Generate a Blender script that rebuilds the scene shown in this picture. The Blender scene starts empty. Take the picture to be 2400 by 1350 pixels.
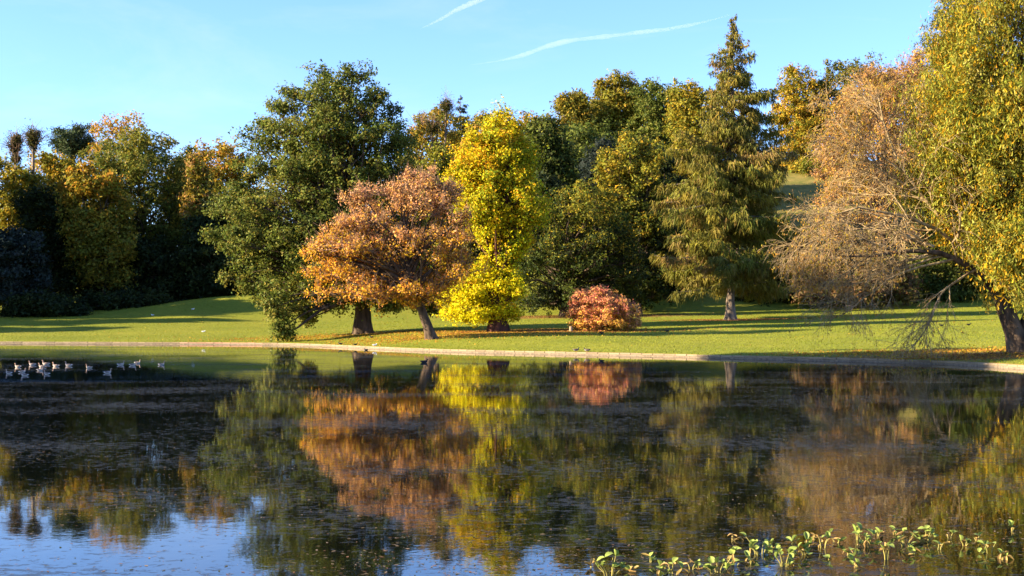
import bpy, math, random
import numpy as np
from mathutils import Vector

sc = bpy.context.scene
COL = sc.collection
rng = np.random.default_rng(7)

# ------------------------------------------------------------------ camera
FPX = 3000.0            # focal length in pixels of a 2400 px wide picture
CAMZ = 3.5              # eye height above the water
HORIZ = 745.0           # pixel row of the horizon
cam = bpy.data.cameras.new('camera')
cam.sensor_width = 36.0
cam.lens = FPX / 2400.0 * 36.0
cam.shift_y = (HORIZ - 675.0) / 2400.0
cam.clip_start = 0.1
cam.clip_end = 30000.0
camo = bpy.data.objects.new('camera', cam)
COL.objects.link(camo)
camo.location = (0, 0, CAMZ)
camo.rotation_euler = (math.pi / 2, 0, 0)
sc.camera = camo

# ------------------------------------------------------------------ light
SUN_AZ = math.radians(258.0)      # clockwise from +Y: sun stands behind-left of the camera
SUN_EL = math.radians(21.5)
sun_dir = Vector((math.sin(SUN_AZ) * math.cos(SUN_EL), math.cos(SUN_AZ) * math.cos(SUN_EL), math.sin(SUN_EL)))
world = bpy.data.worlds.new('World')
sc.world = world
world.use_nodes = True
nt = world.node_tree
bg = nt.nodes['Background']
sky = nt.nodes.new('ShaderNodeTexSky')
sky.sky_type = 'NISHITA'
sky.sun_disc = False
sky.sun_elevation = SUN_EL
sky.sun_rotation = SUN_AZ
sky.air_density = 1.0
sky.dust_density = 0.3
sky.ozone_density = 2.0
tint = nt.nodes.new('ShaderNodeMix'); tint.data_type = 'RGBA'; tint.blend_type = 'MULTIPLY'
tint.inputs[0].default_value = 1.0
tint.inputs[7].default_value = (0.79, 0.99, 1.5, 1)
nt.links.new(sky.outputs[0], tint.inputs[6])
# thin high cirrus, the same everywhere in the sky
tc = nt.nodes.new('ShaderNodeTexCoord')
mp = nt.nodes.new('ShaderNodeMapping'); mp.inputs['Scale'].default_value = (1.6, 1.6, 6.0)
mp.inputs['Rotation'].default_value = (0.1, 0.12, 0)
nz = nt.nodes.new('ShaderNodeTexNoise'); nz.inputs['Scale'].default_value = 2.3
nz.inputs['Detail'].default_value = 7; nz.inputs['Roughness'].default_value = 0.62
nz.inputs['Distortion'].default_value = 0.6
rp = nt.nodes.new('ShaderNodeMapRange'); rp.inputs[1].default_value = 0.50; rp.inputs[2].default_value = 0.80
rp.inputs[3].default_value = 0.0; rp.inputs[4].default_value = 0.22
cm = nt.nodes.new('ShaderNodeMix'); cm.data_type = 'RGBA'
cm.inputs[7].default_value = (4.2, 4.4, 4.8, 1)
nt.links.new(tc.outputs['Generated'], mp.inputs[0]); nt.links.new(mp.outputs[0], nz.inputs[0])
nt.links.new(nz.outputs[0], rp.inputs[0]); nt.links.new(rp.outputs[0], cm.inputs[0])
nt.links.new(tint.outputs[2], cm.inputs[6]); nt.links.new(cm.outputs[2], bg.inputs[0])
bg.inputs[1].default_value = 0.063

sl = bpy.data.lights.new('sun', 'SUN')
sl.energy = 5.0
sl.angle = math.radians(0.5)
sl.color = (1.0, 0.84, 0.58)
so = bpy.data.objects.new('sun', sl)
COL.objects.link(so)
so.location = (-120, -90, 80)
so.rotation_euler = sun_dir.to_track_quat('Z', 'Y').to_euler()

sc.view_settings.view_transform = 'Standard'
sc.view_settings.look = 'None'
sc.view_settings.gamma = 1.0
sc.view_settings.exposure = 2.15
sc.view_settings.use_curve_mapping = False
sc.render.engine = 'CYCLES'
sc.cycles.max_bounces = 6
sc.cycles.diffuse_bounces = 2
sc.cycles.glossy_bounces = 3
sc.cycles.transmission_bounces = 3
sc.cycles.transparent_max_bounces = 8
sc.cycles.caustics_reflective = False
sc.cycles.caustics_refractive = False

# ------------------------------------------------------------------ helpers
def wx(px, D): return (px - 1200.0) / FPX * D
def wz(py, D): return CAMZ - (py - HORIZ) / FPX * D
def sstep(a, b, v):
    t = np.clip((np.asarray(v, float) - a) / (b - a), 0, 1)
    return t * t * (3 - 2 * t)
def nrm(a): return a / (np.linalg.norm(a, axis=-1, keepdims=True) + 1e-9)

def tag(o, label=None, cat=None, group=None, kind=None):
    if label: o['label'] = label
    if cat: o['category'] = cat
    if group: o['group'] = group
    if kind: o['kind'] = kind
    return o

def empty(name, loc):
    o = bpy.data.objects.new(name, None)
    o.empty_display_size = 0.2
    COL.objects.link(o)
    o.location = loc
    return o

def mesh_np(name, V, F, mat, col=None, smooth=False, uvattr=None):
    """V (n,3), F (m,k) ; returns mesh data"""
    me = bpy.data.meshes.new(name)
    V = np.ascontiguousarray(V, dtype=np.float32)
    F = np.ascontiguousarray(F, dtype=np.int32)
    m, k = F.shape
    me.vertices.add(len(V)); me.vertices.foreach_set('co', V.ravel())
    me.loops.add(m * k); me.loops.foreach_set('vertex_index', F.ravel())
    me.polygons.add(m)
    me.polygons.foreach_set('loop_start', np.arange(0, m * k, k, dtype=np.int32))
    me.polygons.foreach_set('loop_total', np.full(m, k, dtype=np.int32))
    if smooth: me.polygons.foreach_set('use_smooth', np.ones(m, dtype=bool))
    me.update(calc_edges=True)
    if col is not None:
        a = me.color_attributes.new('Col', 'FLOAT_COLOR', 'POINT')
        c = np.ones((len(V), 4), np.float32); c[:, :3] = col
        a.data.foreach_set('color', c.ravel())
    if mat: me.materials.append(mat)
    return me

def obj(name, me, parent=None, loc=None):
    """vertices are given in world space; made local to the parent"""
    o = bpy.data.objects.new(name, me)
    COL.objects.link(o)
    if loc is not None: o.location = loc
    if parent is not None: o.parent = parent
    return o

def tubes(P, R, sides=4):
    P = np.asarray(P, float); R = np.asarray(R, float)
    N, K, _ = P.shape
    T = np.empty_like(P)
    T[:, 1:-1] = P[:, 2:] - P[:, :-2]; T[:, 0] = P[:, 1] - P[:, 0]; T[:, -1] = P[:, -1] - P[:, -2]
    T = nrm(T)
    ref = np.zeros((N, 1, 3)); m = np.abs(nrm(P[:, -1] - P[:, 0])[:, 2]) > 0.8
    ref[m, 0, 0] = 1; ref[~m, 0, 2] = 1
    U = nrm(np.cross(T, np.broadcast_to(ref, T.shape))); W = np.cross(T, U)
    a = np.arange(sides) * 2 * np.pi / sides
    V = P[:, :, None, :] + R[:, :, None, None] * (np.cos(a)[None, None, :, None] * U[:, :, None, :] + np.sin(a)[None, None, :, None] * W[:, :, None, :])
    idx = np.arange(N * K * sides).reshape(N, K, sides)
    A = idx[:, :-1, :]; B = np.roll(A, -1, 2); D_ = idx[:, 1:, :]; C_ = np.roll(D_, -1, 2)
    F = np.stack([A, B, C_, D_], -1).reshape(-1, 4)
    return V.reshape(-1, 3), F

def cat(parts):
    Vs, Fs, n = [], [], 0
    for V, F in parts:
        Vs.append(V); Fs.append(F + n); n += len(V)
    return np.concatenate(Vs), np.concatenate(Fs)

def quads(C, A, B):
    """diamond leaves: centre C, long half axis A, short half axis B, a little folded"""
    N = len(C)
    V = np.stack([C - A, C + B * 1.0 - A * 0.12, C + A, C - B - A * 0.12], 1).reshape(-1, 3)
    return V, np.arange(N * 4).reshape(N, 4)

def tris(C, A, B):
    """three-cornered leaves, for foliage too far off to show a leaf's outline"""
    N = len(C)
    V = np.stack([C - A, C + A * 0.75 + B, C + A * 0.75 - B], 1).reshape(-1, 3)
    return V, np.arange(N * 3).reshape(N, 3)

# ------------------------------------------------------------------ materials
def mat(name):
    m = bpy.data.materials.new(name); m.use_nodes = True
    return m, m.node_tree, m.node_tree.nodes['Principled BSDF']

def leafmat(name, trans=0.35, rough=0.55, spec=0.25):
    m, t, b = mat(name)
    a = t.nodes.new('ShaderNodeAttribute'); a.attribute_name = 'Col'
    b.inputs['Roughness'].default_value = rough
    b.inputs['Specular IOR Level'].default_value = spec
    tr = t.nodes.new('ShaderNodeBsdfTranslucent')
    mx = t.nodes.new('ShaderNodeMixShader'); mx.inputs[0].default_value = trans
    t.links.new(a.outputs[0], b.inputs['Base Color']); t.links.new(a.outputs[0], tr.inputs[0])
    t.links.new(b.outputs[0], mx.inputs[1]); t.links.new(tr.outputs[0], mx.inputs[2])
    t.links.new(mx.outputs[0], t.nodes['Material Output'].inputs[0])
    return m
M_leaf = leafmat('leaf', 0.38, 0.6, 0.10)
M_needle = leafmat('needle', 0.22, 0.6, 0.10)
M_grass = leafmat('grass_blade', 0.35, 0.6, 0.10)

def noisemat(name, c1, c2, scale=3.0, stretch=(1, 1, 1), bump=0.3, dist=0.02, rough=0.85, detail=6):
    m, t, b = mat(name)
    tc = t.nodes.new('ShaderNodeTexCoord'); mp = t.nodes.new('ShaderNodeMapping')
    mp.inputs['Scale'].default_value = stretch
    n = t.nodes.new('ShaderNodeTexNoise'); n.inputs['Scale'].default_value = scale; n.inputs['Detail'].default_value = detail
    r = t.nodes.new('ShaderNodeValToRGB')
    r.color_ramp.elements[0].position = 0.35; r.color_ramp.elements[1].position = 0.68
    r.color_ramp.elements[0].color = (*c1, 1); r.color_ramp.elements[1].color = (*c2, 1)
    bp = t.nodes.new('ShaderNodeBump'); bp.inputs['Strength'].default_value = bump; bp.inputs['Distance'].default_value = dist
    t.links.new(tc.outputs['Object'], mp.inputs[0]); t.links.new(mp.outputs[0], n.inputs[0])
    t.links.new(n.outputs[0], r.inputs[0]); t.links.new(r.outputs[0], b.inputs['Base Color'])
    t.links.new(n.outputs[0], bp.inputs['Height']); t.links.new(bp.outputs[0], b.inputs['Normal'])
    b.inputs['Roughness'].default_value = rough
    b.inputs['Specular IOR Level'].default_value = 0.2
    return m
M_bark = noisemat('bark_brown', (0.030, 0.019, 0.012), (0.125, 0.082, 0.052), 2.2, (1, 1, 0.22), 0.8, 0.12)
M_bark_grey = noisemat('bark_grey', (0.07, 0.052, 0.038), (0.26, 0.195, 0.14), 2.5, (1, 1, 0.25), 0.7, 0.1)
M_bark_pale = noisemat('bark_pale', (0.14, 0.09, 0.042), (0.40, 0.285, 0.14), 2.5, (1, 1, 0.3), 0.4, 0.05)
M_bark_red = noisemat('bark_reddish', (0.03, 0.014, 0.010), (0.12, 0.045, 0.028), 2.5, (1, 1, 0.25), 0.8, 0.12)
M_twig = noisemat('twig_russet', (0.13, 0.075, 0.045), (0.30, 0.19, 0.12), 1.5, bump=0.0)

# ------------------------------------------------------------------ the lake outline and the ground
LC = np.array([-15.0, 78.0])
shore_px = [(0, 805), (320, 806.5), (640, 808), (740, 811), (840, 816), (1040, 825), (1233, 829), (1560, 836), (1740, 841), (2000, 847), (2200, 853), (2300, 858), (2400, 865)]
poly = [(wx(x, CAMZ * FPX / (y - HORIZ)), CAMZ * FPX / (y - HORIZ)) for x, y in shore_px]
poly += [(37.5, 75), (40, 60), (40, 45), (37, 30), (30, 18), (18, 11), (5, 9), (-10, 9.5), (-22, 12), (-36, 22), (-50, 42), (-66, 62), (-88, 85), (-115, 108), (-132, 138), (-124, 164), (-100, 176), (-85, 176.5)]
def chaikin(p, n=2):
    p = np.array(p, float)
    for _ in range(n):
        q = np.roll(p, -1, 0)
        p = np.stack([0.75 * p + 0.25 * q, 0.25 * p + 0.75 * q], 1).reshape(-1, 2)
    return p
sp = chaikin(poly)
s_ang = np.unwrap(np.arctan2(sp[:, 1] - LC[1], sp[:, 0] - LC[0]))
s_rad = np.hypot(sp[:, 0] - LC[0], sp[:, 1] - LC[1])
if s_ang[-1] < s_ang[0]: s_ang, s_rad = s_ang[::-1], s_rad[::-1]
s_ang0 = s_ang[0]
_A = np.concatenate([s_ang, [s_ang[0] + 2 * np.pi]]); _R = np.concatenate([s_rad, [s_rad[0]]])
def shoreR(th):
    t = (np.asarray(th) - s_ang0) % (2 * np.pi) + s_ang0
    return np.interp(t, _A, _R)

def landz(x, y):
    """height of the land, as if there were no lake"""
    x = np.asarray(x, float); y = np.asarray(y, float)
    dx, dy = x - LC[0], y - LC[1]
    s = np.hypot(dx, dy) - shoreR(np.arctan2(dy, dx))
    sp_ = np.maximum(s, 0)
    far = sstep(60, 110, y)                                  # lawn on the far bank, rougher bank near the camera
    z = 0.27 + 0.036 * np.minimum(sp_, 150) * far + (1 - far) * np.minimum(sp_ * 0.16, 2.2)
    z = z + 0.35 * sstep(3, 14, sp_) * sstep(-25, -5, x) * (1 - sstep(5, 20, x)) * far * (1 - sstep(18, 60, sp_))
    z = z + 1.0 * sstep(15, 60, sp_) * (1 - sstep(-60, -25, x)) * far
    z = z + 4.0 * np.exp(-((x + 46) / 26) ** 2 - ((y - 244) / 12) ** 2)
    right = sstep(-70, 15, x)
    z = z + right * 48 * sstep(238, 418, y) + (1 - right) * 13 * sstep(255, 340, y)
    z = z + 0.05 * np.sin(x * 0.31 + 1.3 * np.sin(y * 0.11)) * np.sin(y * 0.23 + 0.5) * sstep(2, 10, sp_)
    return z, s

def H(x, y): return landz(x, y)[0]

def at_ground(px, py):
    D = np.arange(70, 420, 0.25)
    X = wx(px, D); Z = wz(py, D)
    g, s = landz(X, D)
    ok = np.where((Z <= g) & (s > 0))[0]
    d = D[ok[0]] if len(ok) else 200.0
    return float(wx(px, d)), float(d), float(H(wx(px, d), d))

# litter spots on the lawn (x, y, radius-x, radius-y, weight): leaf mould and bare soil under trees
LITTER = []

ring_s = np.concatenate([[-60, -30, -12, -5, -2, -0.6, 0.0, 0.14, 0.35], np.arange(0.8, 6, 0.7), np.arange(6, 40, 1.5), np.arange(40, 130, 2.5), np.arange(130, 360, 5), [365, 380, 400, 430, 470, 520, 600, 750, 1000, 1400, 2000, 3000, 5000]])
NT = 660
th = np.linspace(0, 2 * np.pi, NT, endpoint=False)
RR = shoreR(th)[:, None] + ring_s[None, :]
RR = np.where(RR < 3, 3 + 0.02 * (ring_s[None, :] + 60), RR)
GX = LC[0] + RR * np.cos(th)[:, None]; GY = LC[1] + RR * np.sin(th)[:, None]
GZ, GS = landz(GX, GY)
GZ = np.where(ring_s[None, :] < 0.05, np.maximum(-1.4, -0.5 + 0.25 * ring_s[None, :]), GZ)
def make_ground():
    V = np.stack([GX, GY, GZ], -1).reshape(-1, 3)
    nr = len(ring_s)
    idx = np.arange(NT * nr).reshape(NT, nr)
    A = idx[:, :-1]; B = idx[:, 1:]; C_ = np.roll(idx, -1, 0)[:, 1:]; D_ = np.roll(idx, -1, 0)[:, :-1]
    F = np.stack([A, B, C_, D_], -1).reshape(-1, 4)
    cap_c = len(V)
    lit = np.zeros(len(V))
    for (x, y, rx, ry, w) in LITTER:
        d = ((V[:, 0] - x) / rx) ** 2 + ((V[:, 1] - y) / ry) ** 2
        lit = np.maximum(lit, w * np.exp(-d * d))
    sf = GS.reshape(-1); lit = np.maximum(lit, 0.62 * np.exp(-(np.maximum(sf, 0) / 0.9) ** 2) * (0.55 + 0.45 * np.sin(V[:, 0] * 0.7 + np.sin(V[:, 0] * 0.23) * 3)))
    me = mesh_np('lawn', V, F, M_lawn, smooth=True)
    dry = sstep(9, 18, V[:, 2]); a = me.attributes.new('dry', 'FLOAT', 'POINT'); a.data.foreach_set('value', dry.astype(np.float32))
    a = me.attributes.new('litter', 'FLOAT', 'POINT'); a.data.foreach_set('value', lit.astype(np.float32))
    o = obj('lawn', me); tag(o, kind='structure')

m, t, b = mat('lawn'); M_lawn = m
tc_ = t.nodes.new('ShaderNodeTexCoord')
def N(tree, kind, **kw):
    n = tree.nodes.new(kind)
    for k, v in kw.items(): n.inputs[k].default_value = v
    return n
n1 = N(t, 'ShaderNodeTexNoise', Scale=0.09, Detail=5.0); n2 = N(t, 'ShaderNodeTexNoise', Scale=1.7, Detail=8.0, Roughness=0.7)
r1 = t.nodes.new('ShaderNodeValToRGB'); r1.color_ramp.elements[0].position = 0.3; r1.color_ramp.elements[1].position = 0.7
r1.color_ramp.elements[0].color = (0.15, 0.175, 0.016, 1); r1.color_ramp.elements[1].color = (0.23, 0.225, 0.024, 1)
r2 = t.nodes.new('ShaderNodeValToRGB'); r2.color_ramp.elements[0].position = 0.3; r2.color_ramp.elements[1].position = 0.75
r2.color_ramp.elements[0].color = (0.6, 0.62, 0.6, 1); r2.color_ramp.elements[1].color = (1.15, 1.1, 1, 1)
mm = t.nodes.new('ShaderNodeMix'); mm.data_type = 'RGBA'; mm.blend_type = 'MULTIPLY'; mm.inputs[0].default_value = 1
at = t.nodes.new('ShaderNodeAttribute'); at.attribute_name = 'litter'
n3 = N(t, 'ShaderNodeTexNoise', Scale=2.5, Detail=6.0)
ma = t.nodes.new('ShaderNodeMath'); ma.operation = 'MULTIPLY_ADD'; ma.inputs[1].default_value = 1.6; ma.inputs[2].default_value = -0.55
ma2 = t.nodes.new('ShaderNodeMath'); ma2.operation = 'ADD'; ma2.use_clamp = True
ma3 = t.nodes.new('ShaderNodeMath'); ma3.operation = 'MULTIPLY'; ma3.use_clamp = True
ml = t.nodes.new('ShaderNodeMix'); ml.data_type = 'RGBA'
r3 = t.nodes.new('ShaderNodeValToRGB'); r3.color_ramp.elements[0].color = (0.10, 0.045, 0.02, 1); r3.color_ramp.elements[1].color = (0.27, 0.13, 0.045, 1)
bp = N(t, 'ShaderNodeBump', Strength=0.6, Distance=0.08)
L = t.links.new
for n in (n1, n2, n3): L(tc_.outputs['Object'], n.inputs['Vector'])
L(n1.outputs[0], r1.inputs[0]); L(n2.outputs[0], r2.inputs[0]); L(r1.outputs[0], mm.inputs[6]); L(r2.outputs[0], mm.inputs[7])
L(n3.outputs[0], ma.inputs[0]); L(ma.outputs[0], ma2.inputs[0]); L(at.outputs['Fac'], ma2.inputs[1])
L(ma2.outputs[0], ma3.inputs[0]); L(at.outputs['Fac'], ma3.inputs[1])
L(ma3.outputs[0], ml.inputs[0]); L(mm.outputs[2], ml.inputs[6]); L(n3.outputs[0], r3.inputs[0]); L(r3.outputs[0], ml.inputs[7])
dm = t.nodes.new('ShaderNodeMix'); dm.data_type = 'RGBA'; da = t.nodes.new('ShaderNodeAttribute'); da.attribute_name = 'dry'
nd = N(t, 'ShaderNodeTexNoise', Scale=0.35, Detail=8.0, Roughness=0.7); L(tc_.outputs['Object'], nd.inputs['Vector'])
rd = t.nodes.new('ShaderNodeValToRGB'); rd.color_ramp.elements[0].position = 0.35; rd.color_ramp.elements[1].position = 0.65
rd.color_ramp.elements[0].color = (0.10, 0.105, 0.022, 1); rd.color_ramp.elements[1].color = (0.22, 0.165, 0.045, 1)
L(nd.outputs[0], rd.inputs[0]); L(da.outputs['Fac'], dm.inputs[0]); L(ml.outputs[2], dm.inputs[6]); L(rd.outputs[0], dm.inputs[7])
L(dm.outputs[2], b.inputs['Base Color']); L(n2.outputs[0], bp.inputs['Height']); L(bp.outputs[0], b.inputs['Normal'])
b.inputs['Roughness'].default_value = 0.9; b.inputs['Specular IOR Level'].default_value = 0.1

# ------------------------------------------------------------------ water
m, t, b = mat('lake_water'); M_water = m
L = t.links.new
tc_ = t.nodes.new('ShaderNodeTexCoord')
b.inputs['Base Color'].default_value = (0.0025, 0.0035, 0.0025, 1)
b.inputs['Roughness'].default_value = 0.02
b.inputs['IOR'].default_value = 1.5
w1 = N(t, 'ShaderNodeTexNoise', Scale=1.1, Detail=3.0, Roughness=0.5)
w2 = N(t, 'ShaderNodeTexNoise', Scale=9.0, Detail=2.0)
wa = t.nodes.new('ShaderNodeMath'); wa.operation = 'MULTIPLY_ADD'; wa.inputs[1].default_value = 0.16
pat = N(t, 'ShaderNodeTexNoise', Scale=0.055, Detail=3.0)            # calm and ruffled patches
mpp = N(t, 'ShaderNodeMapping', Scale=(0.45, 1.6, 1.0))
prm = N(t, 'ShaderNodeMapRange'); prm.inputs[1].default_value = 0.38; prm.inputs[2].default_value = 0.66; prm.inputs[3].default_value = 0.25; prm.inputs[4].default_value = 1.0
bp = N(t, 'ShaderNodeBump', Distance=0.003)
for n in (w1, w2): L(tc_.outputs['Object'], n.inputs['Vector'])
L(tc_.outputs['Object'], mpp.inputs[0]); L(mpp.outputs[0], pat.inputs['Vector'])
L(w2.outputs[0], wa.inputs[0]); L(w1.outputs[0], wa.inputs[2]); L(wa.outputs[0], bp.inputs['Height'])
L(pat.outputs[0], prm.inputs[0]); L(prm.outputs[0], bp.inputs['Strength']); L(bp.outputs[0], b.inputs['Normal'])
# floating weed
mpw = N(t, 'ShaderNodeMapping', Scale=(0.6, 1.0, 1.0))
k1 = N(t, 'ShaderNodeTexNoise', Scale=5.5, Detail=7.0, Roughness=0.68, Distortion=0.4)
k2 = N(t, 'ShaderNodeTexNoise', Scale=0.16, Detail=4.0, Roughness=0.6)
km = t.nodes.new('ShaderNodeMath'); km.operation = 'MULTIPLY_ADD'; km.inputs[1].default_value = 0.55
kr = N(t, 'ShaderNodeMapRange'); kr.inputs[1].default_value = 0.81; kr.inputs[2].default_value = 0.86; kr.inputs[3].default_value = 0.0; kr.inputs[4].default_value = 0.60
wd = t.nodes.new('ShaderNodeBsdfDiffuse'); wg = t.nodes.new('ShaderNodeBsdfGlossy'); wg.inputs['Roughness'].default_value = 0.42; wg.inputs['Color'].default_value = (0.75, 0.8, 0.85, 1); wb = t.nodes.new('ShaderNodeMixShader'); wb.inputs[0].default_value = 0.10; t.links.new(wd.outputs[0], wb.inputs[1]); t.links.new(wg.outputs[0], wb.inputs[2])
wc = t.nodes.new('ShaderNodeValToRGB'); wc.color_ramp.elements[0].color = (0.004, 0.005, 0.004, 1); wc.color_ramp.elements[1].color = (0.026, 0.024, 0.016, 1)
k3 = N(t, 'ShaderNodeTexNoise', Scale=3.0, Detail=4.0)
mxs = t.nodes.new('ShaderNodeMixShader')
L(tc_.outputs['Object'], mpw.inputs[0])
for n in (k1, k2, k3): L(mpw.outputs[0], n.inputs['Vector'])
L(k2.outputs[0], km.inputs[0]); L(k1.outputs[0], km.inputs[2]); L(km.outputs[0], kr.inputs[0])
L(k3.outputs[0], wc.inputs[0]); L(wc.outputs[0], wd.inputs['Color'])
L(kr.outputs[0], mxs.inputs[0]); L(b.outputs[0], mxs.inputs[1]); L(wb.outputs[0], mxs.inputs[2])
L(mxs.outputs[0], t.nodes['Material Output'].inputs[0])

def make_water():
    rad = np.concatenate([np.linspace(0.0004, 1, 14)])
    R0 = shoreR(th) + 0.12
    V = np.stack([LC[0] + R0[:, None] * rad * np.cos(th)[:, None], LC[1] + R0[:, None] * rad * np.sin(th)[:, None], np.zeros((NT, len(rad)))], -1).reshape(-1, 3)
    idx = np.arange(NT * len(rad)).reshape(NT, -1)
    A = idx[:, :-1]; B = idx[:, 1:]; C_ = np.roll(idx, -1, 0)[:, 1:]; D_ = np.roll(idx, -1, 0)[:, :-1]
    F = np.stack([A, B, C_, D_], -1).reshape(-1, 4)
    me = mesh_np('water', V, F, M_water, smooth=True)
    ring = idx[:, 0]
    o = obj('water', me); tag(o, kind='structure')
make_water()

# ------------------------------------------------------------------ kerb round the far bank
def kerbmat(name, c1, c2):
    m, t, b = mat(name)
    oi = t.nodes.new('ShaderNodeObjectInfo'); tc = t.nodes.new('ShaderNodeTexCoord')
    n = N(t, 'ShaderNodeTexNoise', Scale=4.0, Detail=6.0)
    r = t.nodes.new('ShaderNodeValToRGB'); r.color_ramp.elements[0].color = (*c1, 1); r.color_ramp.elements[1].color = (*c2, 1)
    ad = t.nodes.new('ShaderNodeMath'); ad.operation = 'MULTIPLY_ADD'; ad.inputs[1].default_value = 0.5
    ad2 = t.nodes.new('ShaderNodeMath'); ad2.operation = 'MULTIPLY'; ad2.inputs[1].default_value = 0.6
    t.links.new(tc.outputs['Object'], n.inputs['Vector'])
    t.links.new(n.outputs[0], ad2.inputs[0]); t.links.new(oi.outputs['Random'], ad.inputs[0]); t.links.new(ad2.outputs[0], ad.inputs[2])
    t.links.new(ad.outputs[0], r.inputs[0]); t.links.new(r.outputs[0], b.inputs['Base Color'])
    b.inputs['Roughness'].default_value = 0.85
    return m
M_kerb = kerbmat('kerb_stone', (0.13, 0.09, 0.05), (0.29, 0.21, 0.12))
M_kerb2 = kerbmat('kerb_brick', (0.28, 0.13, 0.08), (0.42, 0.25, 0.16))
M_mortar = noisemat('kerb_mortar', (0.12, 0.09, 0.06), (0.22, 0.17, 0.11), 5.0)

def block_mesh(name, sx, sy, sz, bev, mtl):
    import bmesh
    bm = bmesh.new(); bmesh.ops.create_cube(bm, size=1)
    for v in bm.verts: v.co = Vector((v.co.x * sx, v.co.y * sy, v.co.z * sz))
    bmesh.ops.bevel(bm, geom=[e for e in bm.edges], offset=bev, segments=1, affect='EDGES')
    me = bpy.data.meshes.new(name); bm.to_mesh(me); bm.free(); me.materials.append(mtl)
    return me

def make_kerb():
    # walk the shoreline from left to right of the far bank
    tt = np.linspace(0, 2 * np.pi, 6000)
    P = np.stack([LC[0] + shoreR(tt) * np.cos(tt), LC[1] + shoreR(tt) * np.sin(tt)], -1)
    a0 = math.atan2(120 - LC[1], -140 - LC[0]); a1 = math.atan2(50 - LC[1], 45 - LC[0])
    ang = np.linspace(a0 if a0 > 0 else a0 + 2 * np.pi, a1, 5000)
    P = np.stack([LC[0] + shoreR(ang) * np.cos(ang), LC[1] + shoreR(ang) * np.sin(ang)], -1)
    d = np.concatenate([[0], np.cumsum(np.linalg.norm(np.diff(P, axis=0), axis=1))])
    ln = d[-1]; step = 1.22
    n = int(ln / step)
    q = np.stack([np.interp(np.arange(n + 1) * step, d, P[:, 0]), np.interp(np.arange(n + 1) * step, d, P[:, 1])], -1)
    # bed course under the stones, continuous
    tg = nrm(np.gradient(q, axis=0)); nn = np.stack([-tg[:, 1], tg[:, 0]], -1)
    c = q - 0.0
    prof = [(-0.16, -0.6), (-0.16, 0.13), (0.3, 0.13), (0.3, -0.6)]
    sgn = np.sign(np.sum((q[n // 2] - LC) * nn[n // 2]))
    V = np.stack([np.concatenate([c + nn * sgn * o_, np.full((n + 1, 1), z_)], 1) for o_, z_ in prof], 1).reshape(-1, 3)
    idx = np.arange((n + 1) * 4).reshape(-1, 4)
    F = np.concatenate([np.stack([idx[:-1, k], idx[1:, k], idx[1:, (k + 1) % 4], idx[:-1, (k + 1) % 4]], -1) for k in range(3)])
    k = obj('kerb', mesh_np('kerb', V, F, M_mortar)); tag(k, kind='structure')
    stones = [block_mesh('kerb_stone', 1.20, 0.46, 0.16, 0.018, M_kerb), block_mesh('kerb_stone', 1.20, 0.46, 0.16, 0.018, M_kerb2)]
    r = random.Random(3)
    for i in range(n):
        p = (q[i] + q[i + 1]) / 2
        pxx = 1200 + p[0] / p[1] * FPX
        if p[1] < 55 or pxx < -160 or pxx > 2560: continue
        e = q[i + 1] - q[i]
        o = bpy.data.objects.new('kerb_stone', stones[1 if (415 < pxx < 625 and p[1] > 120) else 0])
        COL.objects.link(o); o.parent = k
        nrml = nn[i] * sgn
        o.location = (p[0] + nrml[0] * (0.05 + r.uniform(-0.02, 0.02)), p[1] + nrml[1] * (0.05 + r.uniform(-0.02, 0.02)), 0.185 + r.uniform(-0.012, 0.012))
        o.rotation_euler = (r.uniform(-0.015, 0.015), r.uniform(-0.008, 0.008), math.atan2(e[1], e[0]))
        o.scale = (r.uniform(0.975, 0.998), 1, 1)
make_kerb()

# ------------------------------------------------------------------ trees
def pick_cols(pal, n_cl, per, g, coh=0.6, jit=0.22, lobes=None, lcoh=0.5):
    pal = np.array(pal, float)
    w = g.integers(0, len(pal), n_cl)
    if lobes is not None:
        sl_ = g.random(n_cl) < lcoh; w[sl_] = (lobes % len(pal))[sl_]
    idx = np.repeat(w, per)
    sw = g.random(len(idx)) > coh
    idx[sw] = g.integers(0, len(pal), sw.sum())
    c = pal[idx] * (1 + g.normal(0, jit, (len(idx), 1))).clip(0.45, 1.7)
    c *= 1 + g.normal(0, 0.06, (len(idx), 3))
    return c.clip(0.003, 0.85)

def sphere(n, g):
    v = g.normal(size=(n, 3)); return nrm(v)

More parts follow.
